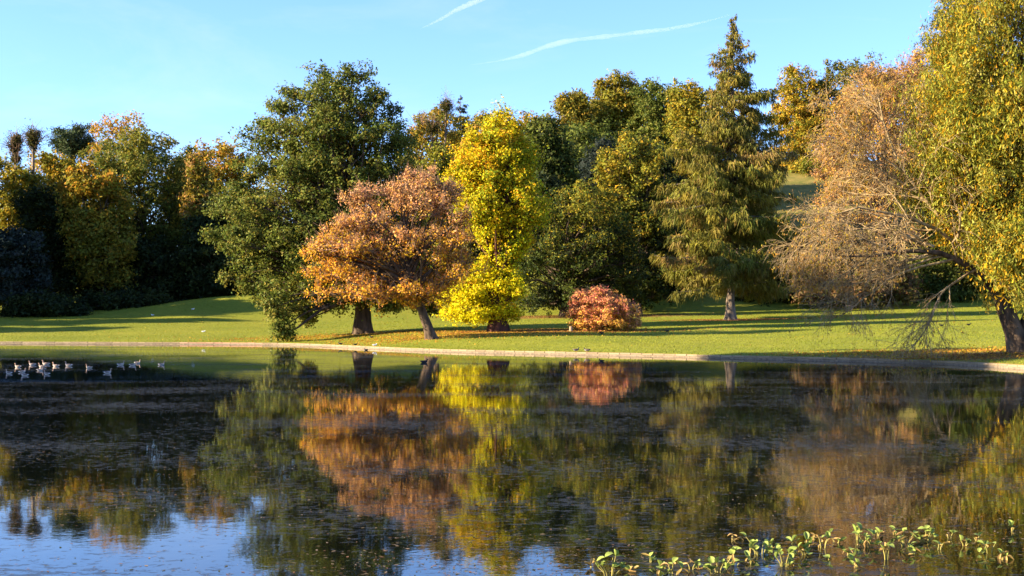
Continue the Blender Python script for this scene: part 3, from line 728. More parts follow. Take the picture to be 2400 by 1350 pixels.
# --- the willow at the right edge, with its bare limbs
def willow():
    root, b_ = broad('willow_tree', 'golden green willow at the right edge, bare twiggy limbs reaching over the lawn',
        [(-60, 2260, 2484), (0, 2235, 2520), (50, 2218, 2544), (100, 2202, 2556), (150, 2186, 2568), (250, 2165, 2580), (330, 2152, 2580), (400, 2148, 2580), (450, 2150, 2580), (500, 2190, 2574), (560, 2225, 2568), (610, 2280, 2556), (650, 2310, 2540), (690, 2340, 2520)],
        base=(2396, 826), pal=WILLOW, lobe_r=(0.9, 1.7), shape=tris, vis_twigs=False, nfill=200, clumps=26, clump_r=0.6, leaves=34, leaf=(0.19, 0.05), trunk_r=0.78, seed=41, hang=0.9, flat=1.25, under=0.8, fork=0.15, spikes=0,
        trunk_path=[(2385, 790, 0), (2362, 745, 0), (2345, 712, 0), (2340, 640, 0.5), (2360, 500, 1), (2390, 300, 1), (2400, 150, 0)], depth=0.7, bark=M_bark, extra=[(x, y, 0.9, d) for x, y, d in [(2310, 600, -4), (2345, 615, -5), (2385, 630, -5), (2350, 650, -5), (2390, 670, -5), (2300, 560, -4), (2350, 580, -5), (2390, 600, -5), (2400, 560, -5)]])
    bx, by, bz = b_
    O = np.array(root.location)
    g = np.random.default_rng(77)
    def pl(pts, r0, r1, K=12):
        p = np.array([(wx(x, by + d), by + d, wz(y, by + d)) for x, y, d in pts])
        s = np.concatenate([[0], np.cumsum(np.linalg.norm(np.diff(p, axis=0), axis=1))])
        q = np.linspace(0, s[-1], K)
        P = np.stack([np.interp(q, s, p[:, k]) for k in range(3)], -1)
        for _ in range(2): P[1:-1] = 0.5 * P[1:-1] + 0.25 * (P[:-2] + P[2:])
        P[1:-1] += g.normal(0, 0.06, P[1:-1].shape)
        return P, np.linspace(r0, r1, K)
    # second fork of the trunk
    V, F = tubes(*[a[None] for a in pl([(2388, 790, 0), (2408, 750, 0), (2440, 690, 0), (2480, 600, 0), (2520, 450, -1)], 0.5, 0.2)], 10)
    obj('fork', mesh_np('fork', V - O, F, M_bark, smooth=True), root)
    limbs = [pl(p, a, c_) for p, a, c_ in [
        ([(2345, 712, 0), (2318, 660, -1), (2290, 632, -1.5), (2240, 605, -2), (2190, 578, -2.5), (2110, 590, -3), (2030, 605, -3.5), (1960, 600, -4)], 0.34, 0.05),
        ([(2335, 690, 0.5), (2290, 610, 0.5), (2240, 550, 0.5), (2190, 490, 0), (2130, 430, 0), (2080, 330, 0), (2060, 230, 0)], 0.27, 0.05),
        ([(2260, 575, 0.5), (2180, 530, 0), (2100, 500, -1), (2010, 480, -1.5), (1930, 510, -2), (1870, 540, -2)], 0.17, 0.03),
        ([(2150, 450, 0), (2070, 400, 1), (1990, 350, 1), (1930, 330, 1)], 0.12, 0.03),
        ([(2110, 400, 0), (2030, 340, 0), (1960, 290, 0), (1930, 240, 0)], 0.10, 0.025),
        ([(2240, 605, -2), (2160, 625, -3), (2080, 650, -4), (2040, 690, -4.5), (1990, 730, -5), (1945, 748, -5)], 0.12, 0.03),
        ([(2290, 632, -1.5), (2230, 660, -3), (2195, 700, -4), (2185, 750, -4.5), (2160, 795, -5), (2115, 830, -5)], 0.11, 0.03),
        ([(2110, 590, -3), (2020, 560, -3), (1940, 570, -3), (1870, 600, -3)], 0.12, 0.03),
        ([(2190, 578, -2.5), (2120, 545, -2), (2060, 530, -2), (1960, 545, -3), (1880, 570, -3), (1850, 600, -3)], 0.12, 0.03),
        ([(2230, 540, 0.5), (2180, 420, 1), (2160, 320, 1), (2150, 220, 1)], 0.13, 0.03),
        ([(2060, 600, -3), (1990, 640, -3), (1930, 660, -3), (1885, 640, -3)], 0.09, 0.025),
    ]]
    P0 = np.stack([a for a, _ in limbs]); R0 = np.stack([r for _, r in limbs])
    for k in range(len(P0)):
        V, F = tubes(P0[k:k + 1], R0[k:k + 1], 7)
        obj('bare_limb', mesh_np('bare_limb', V - O, F, M_bark if k in (0,) else M_bark_pale, smooth=True), root)
    P1, R1 = grow(P0[:, 3:], R0[:, 3:], 17, (0.30, 0.6), (0.3, 0.95), -0.15, 7, g, 0.02, 0.55, 0.05)
    P2, R2 = grow(P1, R1, 8, (0.35, 0.75), (0.3, 0.9), -0.35, 6, g, 0.15, 0.6, 0.06, rmin=0.012)
    P3, R3 = grow(P2, R2, 4, (0.4, 0.9), (0.25, 0.8), -0.7, 3, g, 0.15, 0.7, 0.06, rmin=0.009)
    for P in (P1, P2, P3):
        gz = H(P[..., 0], P[..., 1]); P[..., 2] = np.maximum(P[..., 2], gz + 0.25)
    V, F = cat([tubes(P1, np.maximum(R1, 0.014), 4), tubes(P2, np.maximum(R2, 0.012), 3), tubes(P3, np.maximum(R3, 0.010), 3)])
    obj('bare_twigs', mesh_np('bare_twigs', V - O, F, M_bark_pale), root)['kind'] = 'stuff'
    # the last withered leaves on the twigs
    e = P3[g.random(len(P3)) < 0.55, -1]; e = np.repeat(e, 2, 0) + g.normal(0, 0.12, (len(e) * 2, 3))
    dv = nrm(np.array([0, 0, -1.0]) + g.normal(0, 0.5, e.shape)); sd = nrm(np.cross(dv, g.normal(size=e.shape)))
    V, F = quads(e, dv * 0.12, sd * 0.035)
    c = np.array([(0.44, 0.24, 0.03), (0.35, 0.17, 0.04), (0.4, 0.3, 0.03)])[g.integers(0, 3, len(e))]
    obj('withered_leaves', mesh_np('withered_leaves', V - O, F, M_leaf, np.repeat(c, 4, 0)), root)['kind'] = 'stuff'
    LITTER.append((bx - 8, by + 1, 14, 3.5, 0.75)); LITTER.append((bx - 1, by - 5, 9, 3, 0.7))
    return b_
b_wi = willow()

# --- behind the lawn: centre
BG = dict(shape=tris, clumps=20, leaves=18, vis_twigs=False, leaf=(0.34, 0.22), clump_r=1.0)
def bgt(name, label, D, prof, pal, **kw):
    a = dict(BG); a.update(D=D, pal=pal, lobe_r=(1.8, 3.2), nfill=45, trunk_r=0.5, group=None); a.update(kw)
    return broad(name, label, prof, **a)

bgt('lime_tree', 'round olive treetop on the hill, leftmost of the tall domes left of the spruce', 335, [(225, 1325, 1370), (250, 1310, 1388), (300, 1302, 1395), (350, 1305, 1398), (420, 1310, 1400), (500, 1310, 1400)], OLIVE, seed=51, nfill=110, lobe_r=(1.8, 3.0), ragged=0.08, widen=1.12)
bgt('lime_tree', 'tallest golden olive dome on the hill, left of the spruce top', 340, [(182, 1420, 1470), (205, 1402, 1490), (250, 1395, 1497), (310, 1395, 1495), (380, 1400, 1495), (500, 1400, 1495)], OLIVE + GOLDG[:2], seed=52, nfill=110, lobe_r=(1.8, 3.0), ragged=0.08, widen=1.12)
bgt('evergreen_oak', 'dark green dome on the hill between golden treetops left of the spruce', 330, [(195, 1515, 1560), (220, 1490, 1578), (280, 1485, 1582), (350, 1485, 1585), (450, 1480, 1590), (600, 1480, 1590)], OAK[:3] + OLIVE[2:3], seed=53, nfill=110, lobe_r=(1.8, 3.0), ragged=0.08, widen=1.12)
bgt('beech_tree', 'orange tinted green treetop peeping out just left of the spruce', 315, [(198, 1590, 1655), (225, 1572, 1672), (280, 1568, 1690), (350, 1570, 1700), (450, 1570, 1700)], GOLDG + OLIVE[:2], seed=54, nfill=80, ragged=0.1, widen=1.1)
bgt('evergreen_oak', 'dark green rounded tree behind the right flank of the yellow tree', 285, [(285, 1245, 1300), (310, 1228, 1325), (360, 1222, 1340), (420, 1225, 1345), (500, 1230, 1350), (620, 1230, 1350)], OAK[:3] + DARKG[:2], seed=55, nfill=85, ragged=0.1)
bgt('blue_cedar', 'small blue grey conifer between the dark tree and the chestnut', 260, [(328, 1400, 1432), (350, 1388, 1440), (400, 1370, 1445), (450, 1365, 1445)], BLUEG, seed=56, nfill=25, lobe_r=(1.2, 2.2), flat=0.5)
bgt('beech_tree', 'brownish treetop behind the top right of the yellow tree', 320, [(270, 1215, 1240), (285, 1190, 1275), (330, 1180, 1300), (420, 1180, 1300)], GOLD[:1] + OLIVE, seed=57, nfill=30)
bgt('sycamore_tree', 'ragged olive treetop behind the left shoulder of the yellow tree', 300, [(268, 1120, 1150), (290, 1098, 1165), (340, 1085, 1165), (430, 1080, 1170), (560, 1080, 1170)], OLIVE + RUST[:1], seed=58, nfill=36)
bgt('hornbeam_tree', 'small rounded ochre treetop between the oak and the yellow tree', 250, [(342, 1005, 1045), (360, 988, 1062), (400, 978, 1068), (480, 975, 1070), (600, 975, 1070)], OLIVE[:1] + GOLDG[:2] + GOLDG[3:], seed=59, nfill=36, lobe_r=(1.4, 2.4))
conifer('fir_tree', 'slim dark conifer spire rising between the oak and yellow tree', [(222, 1077, 1080), (240, 1070, 1089), (270, 1065, 1096), (300, 1062, 1098), (340, 1058, 1100), (420, 1052, 1106)], D=330, pal=[(0.04, 0.055, 0.035), (0.05, 0.06, 0.04)], nbr=90, sprays=34, width=0.12, trunk_r=0.4, seed=60, axis_px=1079, spray=(0.7, 1.4), hang=0.6)

bgt('sycamore_tree', 'dense olive brown tree behind the mistletoe carrying poplar right of the oak', 325, [(262, 1010, 1050), (285, 985, 1120), (330, 968, 1165), (400, 965, 1170), (520, 965, 1170)], OLIVE + OAK[:2] + RUST[3:], seed=131, nfill=75, lobe_r=(1.8, 2.8))
def mistletoe(name, label, D, tx, base_y, prof, balls, pal, seed, twigs=True):
    """a thin-crowned tree that carries dark balls of mistletoe"""
    root, b_ = bgt(name, label, D, prof, pal, seed=seed, nfill=22, lobe_r=(1.2, 2.2), clumps=14, leaves=12, fork=0.5, trunk_top=0.95, trunk_r=0.4, depth=0.6)
    O = np.array(root.location); g = np.random.default_rng(seed + 1)
    for (x, y, r) in balls:
        c = np.array([wx(x, D), D + g.normal(0, 1.0), wz(y, D)])
        p = c + g.normal(0, 0.42, (1500, 3)) * r * np.array([0.95, 0.95, 1.05]) * np.where(g.random((1500, 1)) < 0.12, 1.7, 1.0)
        ax = nrm(g.normal(size=p.shape)); bx_ = nrm(np.cross(ax, g.normal(size=p.shape)))
        V, F = quads(p, ax * 0.24, bx_ * 0.10)
        col = pick_cols([(0.07, 0.065, 0.016), (0.10, 0.075, 0.016), (0.055, 0.06, 0.016)], 1500, 1, g)
        obj('mistletoe', mesh_np('mistletoe', V - O, F, M_leaf, np.repeat(col, 4, 0)), root)
        s = np.array([b_[0] + (c[0] - b_[0]) * 0.75, D, c[2] - 14]);
        P = np.stack([s, (s + c) / 2 + np.array([(c[0] - s[0]) * 0.3, 0, 0]), c])[None]
        V, F = tubes(P, np.array([[0.4, 0.28, 0.2]]), 6); obj('limb', mesh_np('limb', V - O, F, M_bark_grey, smooth=True), root)
    # fine bare twigs round the top
    zt = wz(prof[0][0], D)
    st = np.array([[wx(x, D), D, wz(y, D)] for x, y, r in balls])
    P0 = np.stack([np.stack([s + (0, 0, -3), s + (0, 0, -1), s + (0, 0, 1.0)]) for s in st]); R0 = np.full(P0.shape[:2], 0.10)
    P1, R1 = grow(P0, R0, 15, (0.7, 1.5), (0.3, 1.2), 0.1, 6, g, 0.1, 0.7)
    P2, R2 = grow(P1, R1, 5, (0.4, 0.8), (0.3, 1.0), 0.0, 4, g, 0.1, 0.7)
    V, F = cat([tubes(P1, np.maximum(R1, .03), 3), tubes(P2, np.maximum(R2, .022), 3)])
    obj('twigs', mesh_np('twigs', V - O, F, M_twig), root)['kind'] = 'stuff'
    return root
mistletoe('poplar_tree', 'thin crowned tree with mistletoe balls right of the oak top', 310, 1030, 400, [(255, 1000, 1045), (285, 985, 1062), (330, 972, 1075), (390, 968, 1080), (500, 968, 1080)], [(1046, 250, 1.6), (988, 292, 1.2), (1012, 300, 1.4)], OLIVE[:2] + GOLD[:1], 61)
mistletoe('poplar_tree', 'leftmost bare pole topped by a dark mistletoe clump', 285, 35, 450, [(392, 12, 55), (430, 5, 62), (480, 0, 66), (540, 0, 66)], [(35, 328, 1.5), (33, 345, 1.3), (36, 372, 1.0)], GOLDG, 62)
mistletoe('poplar_tree', 'second bare pole from the left edge topped by a round mistletoe clump', 283, 70, 450, [(400, 50, 92), (440, 44, 98), (500, 40, 100), (540, 40, 100)], [(80, 320, 1.75), (78, 336, 1.2)], GOLDG, 63)

bgt('beech_tree', 'far treetop in the gap between the two leftmost lime domes', 385, [(240, 1380, 1410), (262, 1340, 1440), (320, 1320, 1460), (420, 1320, 1460)], OLIVE, seed=120, ragged=0.1, nfill=60, lobe_r=(2.2, 3.6))
bgt('beech_tree', 'far olive treetop in the gap right of the tallest dome', 388, [(222, 1485, 1515), (245, 1450, 1540), (300, 1440, 1560), (420, 1440, 1560)], OLIVE + GREENY[:2], seed=121, ragged=0.1, nfill=60, lobe_r=(2.2, 3.6))
bgt('beech_tree', 'far dark treetop between the dark dome and the spruce', 390, [(215, 1570, 1610), (240, 1540, 1640), (300, 1530, 1660), (420, 1530, 1660)], OAK[:2] + OLIVE[:2], seed=122, ragged=0.1, nfill=60, lobe_r=(2.2, 3.6))
bgt('beech_tree', 'far brown green treetop right of the yellow tree on the skyline', 375, [(278, 1240, 1290), (296, 1210, 1310), (340, 1200, 1330), (460, 1200, 1330)], OLIVE + RUST[:1], seed=123, nfill=36, lobe_r=(2.0, 3.2))
# --- behind the lawn: left wood
bgt('scots_pine', 'flat topped dark green pine on the skyline of the left wood', 320, [(288, 165, 205), (305, 138, 218), (330, 124, 222), (352, 122, 215), (372, 140, 205)], [(0.045, 0.065, 0.022), (0.06, 0.075, 0.025)], seed=70, nfill=26, lobe_r=(1.8, 2.8), flat=0.4, trunk_r=0.5, bark=M_bark_red, leaf=(0.4, 0.12), fork=0.6, trunk_top=0.95, matl=M_needle)
bgt('oak_tree', 'thin orange brown oak top on the skyline right of the pine', 315, [(276, 285, 325), (290, 235, 342), (315, 220, 346), (345, 215, 346), (420, 215, 346)], GOLD[1:] + RUST[:1] + OLIVE[:1], seed=71, nfill=34, lobe_r=(1.6, 2.6), clumps=14, leaves=12)
bgt('sweet_chestnut', 'broad domed dark green tree in the middle of the left wood', 268, [(320, 285, 380), (338, 240, 418), (365, 215, 435), (410, 205, 440), (460, 210, 438), (520, 225, 436), (580, 240, 440), (640, 245, 445), (690, 250, 440)], OAK + OLIVE[:2], seed=72, nfill=110, lobe_r=(1.8, 3.0), clumps=20, leaves=18, leaf=(0.3, 0.19))
bgt('golden_birch', 'golden tree with upright plumes left of the domed dark tree', 252, [(385, 190, 215), (405, 165, 262), (440, 150, 285), (490, 148, 298), (550, 160, 306), (610, 175, 306), (670, 190, 300)], OLIVE[:3] + GOLD[3:], pal_top=GOLD[1:] + GOLDG[:2], top_from=0.70, seed=73, nfill=75, lobe_r=(1.3, 2.3))  # shade painted into the duller lower leaves; gold kept for the sunlit top
bgt('lime_tree', 'yellow green tree at the left behind the mistletoe poles', 300, [(362, 95, 140), (385, 70, 175), (430, 60, 190), (500, 60, 195), (600, 60, 195)], GOLDG + GOLD[:1], seed=74, nfill=45)
bgt('hornbeam_tree', 'dull gold tree at the extreme left edge of the wood', 296, [(368, -60, 8), (392, -90, 30), (450, -100, 45), (520, -100, 50), (620, -100, 50)], OLIVE + GOLDG[:1], seed=75, nfill=45)
bgt('blue_cedar', 'grey blue cedar with drooping layers at the left edge', 236, [(535, 10, 60), (560, -30, 80), (600, -50, 92), (650, -60, 100), (715, -60, 105)], BLUEG, seed=76, nfill=55, lobe_r=(1.2, 2.3), flat=0.35, under=0.6, matl=M_needle)
bgt('maple_tree', 'orange tipped maple on the skyline left of the huge oak', 288, [(345, 500, 560), (365, 455, 585), (400, 440, 600), (450, 440, 610), (520, 440, 610), (600, 440, 610)], OAK[:2] + OLIVE[:1], pal_top=GOLD[1:] + OLIVE[:2], top_from=0.66, seed=77, nfill=60)
bgt('maple_tree', 'narrow rusty tree in the gap right of the domed dark tree', 262, [(372, 446, 468), (400, 440, 482), (450, 436, 490), (520, 430, 492)], RUST[3:] + GOLD[3:] + OLIVE[:2], seed=78, nfill=24, lobe_r=(1.1, 1.8))
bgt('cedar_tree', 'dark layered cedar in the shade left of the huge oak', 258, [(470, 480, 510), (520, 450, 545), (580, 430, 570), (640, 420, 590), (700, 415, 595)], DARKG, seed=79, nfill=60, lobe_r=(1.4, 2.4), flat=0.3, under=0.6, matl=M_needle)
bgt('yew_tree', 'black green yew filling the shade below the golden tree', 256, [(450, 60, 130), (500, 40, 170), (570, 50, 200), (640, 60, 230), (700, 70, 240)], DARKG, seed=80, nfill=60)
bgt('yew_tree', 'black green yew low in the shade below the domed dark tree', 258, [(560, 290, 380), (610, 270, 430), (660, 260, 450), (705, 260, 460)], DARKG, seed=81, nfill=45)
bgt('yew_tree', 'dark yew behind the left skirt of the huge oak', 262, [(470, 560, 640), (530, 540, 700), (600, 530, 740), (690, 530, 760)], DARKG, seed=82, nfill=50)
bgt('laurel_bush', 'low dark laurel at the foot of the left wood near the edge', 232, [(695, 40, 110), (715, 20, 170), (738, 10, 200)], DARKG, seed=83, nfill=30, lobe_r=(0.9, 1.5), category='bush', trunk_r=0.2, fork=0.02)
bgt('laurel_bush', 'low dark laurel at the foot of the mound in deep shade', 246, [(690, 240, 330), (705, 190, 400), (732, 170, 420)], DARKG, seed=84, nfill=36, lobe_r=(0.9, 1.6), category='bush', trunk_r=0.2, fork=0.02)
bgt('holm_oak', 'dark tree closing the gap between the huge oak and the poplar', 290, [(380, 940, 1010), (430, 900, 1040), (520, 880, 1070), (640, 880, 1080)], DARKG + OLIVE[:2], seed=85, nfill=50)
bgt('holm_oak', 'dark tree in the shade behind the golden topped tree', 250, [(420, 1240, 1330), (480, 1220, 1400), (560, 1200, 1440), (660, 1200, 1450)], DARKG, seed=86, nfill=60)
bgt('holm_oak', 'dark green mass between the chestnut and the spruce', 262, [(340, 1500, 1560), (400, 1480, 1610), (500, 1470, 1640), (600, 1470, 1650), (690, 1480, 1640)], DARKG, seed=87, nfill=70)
bgt('oak_tree', 'dark treetop low on the skyline in the gap under the lime domes', 300, [(300, 1340, 1400), (360, 1330, 1480), (450, 1330, 1500), (600, 1330, 1500)], OAK[:3] + DARKG[:1], seed=88, nfill=50)
bgt('yew_tree', 'dark yew between the domed tree and the layered cedar', 278, [(425, 390, 450), (480, 370, 500), (560, 360, 520), (690, 360, 520)], DARKG, seed=110, nfill=55)
bgt('beech_tree', 'dull orange treetop on the skyline above the layered cedar', 305, [(362, 425, 470), (385, 400, 520), (440, 395, 530), (560, 395, 530)], GOLD[1:2] + GOLD[3:] + OLIVE, seed=111, nfill=45)
bgt('holm_oak', 'dark tree behind the yellow green tree at the left', 312, [(380, 110, 220), (420, 90, 260), (520, 80, 270), (640, 80, 270)], DARKG + OLIVE[:1], seed=112, nfill=50)
bgt('holm_oak', 'dark tree on the slope behind the yellow tree', 300, [(330, 1150, 1250), (400, 1110, 1290), (520, 1100, 1300), (640, 1100, 1300)], OAK[:3] + DARKG[:1], seed=113, nfill=60)
bgt('holm_oak', 'dark tree on the slope between the round lime domes', 318, [(300, 1290, 1420), (350, 1270, 1500), (450, 1260, 1560), (600, 1260, 1560)], OAK[:3] + DARKG[:1], seed=114, nfill=80)
# --- behind the lawn: right hillside
bgt('oak_tree', 'golden brown oak on the hill just right of the spruce', 385, [(160, 1848, 1860), (180, 1840, 1895), (215, 1828, 1915), (270, 1818, 1930), (330, 1820, 1935), (400, 1830, 1935)], GOLDG + GOLD[:2], seed=90, nfill=85, lobe_r=(2.2, 3.6), widen=1.2)
bgt('evergreen_oak', 'dark green treetop on the hill crest above the bare limbs', 390, [(145, 1985, 2030), (165, 1940, 2055), (200, 1910, 2075), (260, 1900, 2085), (340, 1900, 2090)], OLIVE[:2] + GREENY, seed=91, nfill=85, lobe_r=(2.4, 3.8), widen=1.15)
bgt('beech_tree', 'tawny half bare beech behind the bare willow limbs', 262, [(155, 2020, 2070), (200, 1990, 2110), (270, 1960, 2140), (350, 1930, 2170), (430, 1920, 2190), (510, 1930, 2200), (580, 1950, 2200)], RUST, seed=92, nfill=75, lobe_r=(1.5, 2.5), clumps=18, leaves=16, leaf=(0.22, 0.13), vis_twigs=True, spikes=2, spike_len=2.4, twig_mat=M_twig, twig_r=0.035)
bgt('birch_tree', 'pinkish bare topped birch beside the top of the willow', 268, [(120, 2130, 2180), (160, 2100, 2210), (230, 2085, 2230), (320, 2080, 2240), (450, 2090, 2250)], RUST + GOLD[:1], seed=93, widen=1.2, nfill=75, lobe_r=(1.6, 2.6), clumps=18, leaves=16, leaf=(0.22, 0.13), vis_twigs=True, spikes=3, spike_len=2.2, twig_mat=M_twig, twig_r=0.032)
bgt('oak_tree', 'gold and tan treetop behind the tawny beech, left of the willow', 305, [(178, 2060, 2130), (210, 2000, 2200), (270, 1960, 2240), (360, 1940, 2260), (470, 1940, 2260)], GOLD + RUST[:2] + GOLDG[:2], seed=130, nfill=85, lobe_r=(1.8, 3.0))
bgt('pine_tree', 'dark blue green pine behind the top of the willow', 272, [(-60, 2230, 2330), (0, 2200, 2300), (40, 2190, 2290), (100, 2175, 2270), (150, 2190, 2260), (185, 2215, 2260)], [(0.03, 0.045, 0.03), (0.04, 0.055, 0.035)], seed=94, nfill=34, lobe_r=(1.4, 2.4), flat=0.4, matl=M_needle, leaf=(0.45, 0.11), trunk_top=0.9)
bgt('hill_shrub', 'low orange green shrub along the top of the grassy hill', 372, [(372, 1895, 1960), (388, 1860, 2010), (410, 1845, 2040)], GOLDG + GREENY[:1], seed=95, nfill=30, lobe_r=(1.2, 2.0), category='bush', trunk_r=0.2, fork=0.02)
bgt('beech_hedge', 'brown beech shrub at the foot of the grassy hill by the bench', 245, [(590, 1960, 2060), (620, 1900, 2110), (660, 1870, 2140), (705, 1862, 2150)], [(0.16, 0.09, 0.035), (0.12, 0.07, 0.03), (0.10, 0.085, 0.02)], seed=96, nfill=60, lobe_r=(1.2, 2.2), category='bush', trunk_r=0.25, fork=0.02)
bgt('holly_tree', 'glossy green holly behind the willow trunk', 258, [(440, 2215, 2260), (480, 2190, 2290), (560, 2170, 2320), (640, 2150, 2340), (708, 2150, 2340)], GREENY[:3], seed=97, nfill=70, lobe_r=(1.4, 2.3))
bgt('oak_tree', 'olive tree behind the willow at the right edge', 266, [(180, 2330, 2440), (300, 2260, 2520), (450, 2240, 2560), (600, 2240, 2560), (705, 2250, 2540)], OLIVE + GOLDG[:2], seed=98, nfill=80)
bgt('yew_tree', 'dark yew at the foot of the hill behind the spruce', 258, [(520, 1800, 1860), (580, 1760, 1900), (650, 1740, 1910), (712, 1740, 1910)], DARKG + OLIVE[:1], seed=99, nfill=50)

# --- trees on the bank to the left of the picture: they stand between the sun and the lake
SH = dict(shape=tris, clumps=18, leaves=16, leaf=(0.7, 0.5), clump_r=1.3, vis_twigs=False, lobe_r=(2.4, 4.0), nfill=34)
def shade(x, y, h, w, seed, low=0.25):
    z = float(H(x, y)); D = y if abs(y) > 1 else 1.0
    g = np.random.default_rng(seed)
    def px(X): return 1200 + X / D * FPX
    def py(Z): return HORIZ - (Z - CAMZ) / D * FPX
    rows = [(low + (1 - low) * a, b_) for a, b_ in [(1.0, 0.18), (0.87, 0.6), (0.67, 0.9), (0.4, 1.0), (0.17, 0.9), (0.0, 0.6)]]
    prof = [(py(z + h * a), px(x - w * b_ / 2), px(x + w * b_ / 2)) for a, b_ in rows]
    if D < 0: prof = [(a, b_, c) for a, b_, c in prof]
    broad('bank_tree', 'tall bank tree outside the left edge of the picture', prof, D=D, pal=OAK, seed=seed, trunk_r=0.6, group='bank trees outside the picture', **SH)
for i, (x, y, h, w) in enumerate([(-112, 236, 40, 20), (-116, 248, 42, 20), (-119, 260, 42, 20), (-124, 273, 40, 20), (-131, 242, 42, 20), (-146, 186, 32, 14), (-153, 199, 42, 17), (-151, 212, 45, 17), (-93, 81, 50, 17), (-91, 71, 50, 17), (-78, 65, 32, 12), (-112, 224, 26, 12)]):
    shade(x, y, h, w, 200 + i, 0.66 if i in (8, 9) else 0.25)

make_ground()

# ------------------------------------------------------------------ grass and fallen leaves
def grass():
    g = np.random.default_rng(12)
    n = 300000
    D = np.sqrt(g.uniform(80 ** 2, 255 ** 2, n)); px = g.uniform(-60, 2460, n); X = wx(px, D)
    z, s = landz(X, D)
    k = (s > 0.28)
    X, D, z, s = X[k], D[k], z[k], s[k]; n = len(X)
    lit = np.zeros(n)
    for (x, y, rx, ry, w) in LITTER:
        d = ((X - x) / rx) ** 2 + ((D - y) / ry) ** 2; lit = np.maximum(lit, w * np.exp(-d * d))
    k = g.random(n) > lit * 0.85
    X, D, z, s = X[k], D[k], z[k], s[k]; n = len(X)
    hgt = g.uniform(0.05, 0.09, n) * (1 + 0.9 * np.exp(-s / 0.6)) * (1 + 0.4 * (np.sin(X * 0.9 + np.sin(D * .7) * 2) > 0.8))
    a = g.uniform(0, np.pi, n); w = g.uniform(0.03, 0.06, n)
    sd = np.stack([np.cos(a) * w, np.sin(a) * w, np.zeros(n)], -1)
    p = np.stack([X, D, z - 0.01], -1)
    tip = p + np.stack([g.normal(0, 0.03, n), g.normal(0, 0.03, n), hgt], -1)
    V = np.stack([p - sd, p + sd, tip], 1).reshape(-1, 3)
    t_ = 0.5 + 0.28 * np.sin(X * 0.13 + 2 * np.sin(D * 0.07)) + 0.2 * np.sin(X * 0.53 + D * 0.31) * np.sin(D * 0.19 - X * 0.11) + g.normal(0, 0.13, n)
    c = np.array([0.150, 0.182, 0.014]) + (np.array([0.262, 0.262, 0.024]) - np.array([0.150, 0.182, 0.014])) * np.clip(t_, 0, 1)[:, None]
    me = mesh_np('lawn_grass', V, np.arange(n * 3).reshape(n, 3), M_grass, np.repeat(c, 3, 0))
    o = obj('lawn_grass', me); tag(o, 'short mown green grass of the far lawn', 'grass', kind='stuff')
grass()

def fallen():
    g = np.random.default_rng(13)
    P, Cc = [], []
    def patch(x, y, rx, ry, n, pal):
        X = x + g.normal(0, rx, n); Y = y + g.normal(0, ry, n); z, s = landz(X, Y)
        k = s > 0.4
        P.append(np.stack([X, Y, z + 0.05], -1)[k]); Cc.append(np.array(pal)[g.integers(0, len(pal), n)][k] * g.uniform(0.7, 1.2, (k.sum(), 1)))
    OL = [(0.50, 0.26, 0.03), (0.46, 0.2, 0.03), (0.5, 0.34, 0.03), (0.34, 0.15, 0.04)]
    BR = [(0.26, 0.10, 0.03), (0.36, 0.17, 0.04), (0.18, 0.08, 0.03)]
    patch(b_oak[0] - 2, b_oak[1] - 2, 9, 3.6, 4200, OL)
    patch(b_or[0] + 1, b_or[1] + 6, 9, 5, 4200, OL)
    patch(b_ye[0] - 2, b_ye[1] - 4, 9, 5, 3600, OL); patch(b_ye[0] + 8, b_ye[1] + 1, 9, 4, 4500, BR)
    patch(b_g4[0] + 6, b_g4[1] + 2, 14, 5, 3000, BR)
    patch(b_bu[0], b_bu[1] - 1, 4, 2, 700, BR)
    patch(b_sp[0] + 1, b_sp[1] - 1, 7, 2.2, 2400, BR)
    patch(b_wi[0] - 4, b_wi[1] + 6, 9, 2.2, 4200, OL); patch(b_wi[0] - 4, b_wi[1] - 3, 7, 2.5, 4000, BR + OL[:1])
    patch(0, 190, 70, 35, 1800, OL)
    P_ = np.concatenate(P); c = np.concatenate(Cc); n = len(P_)
    up = nrm(np.array([0, 0, 1.0]) + g.normal(0, 0.55, (n, 3))); ax = nrm(np.cross(up, g.normal(size=(n, 3)))); bx_ = np.cross(up, ax)
    sz = g.uniform(0.06, 0.12, (n, 1))
    V, F = quads(P_, ax * sz, bx_ * sz * 0.65)
    o = obj('fallen_leaves', mesh_np('fallen_leaves', V, F, M_leaf, np.repeat(c, 4, 0)))
    tag(o, 'orange and brown fallen leaves scattered on the lawn', 'leaves', kind='stuff')
fallen()

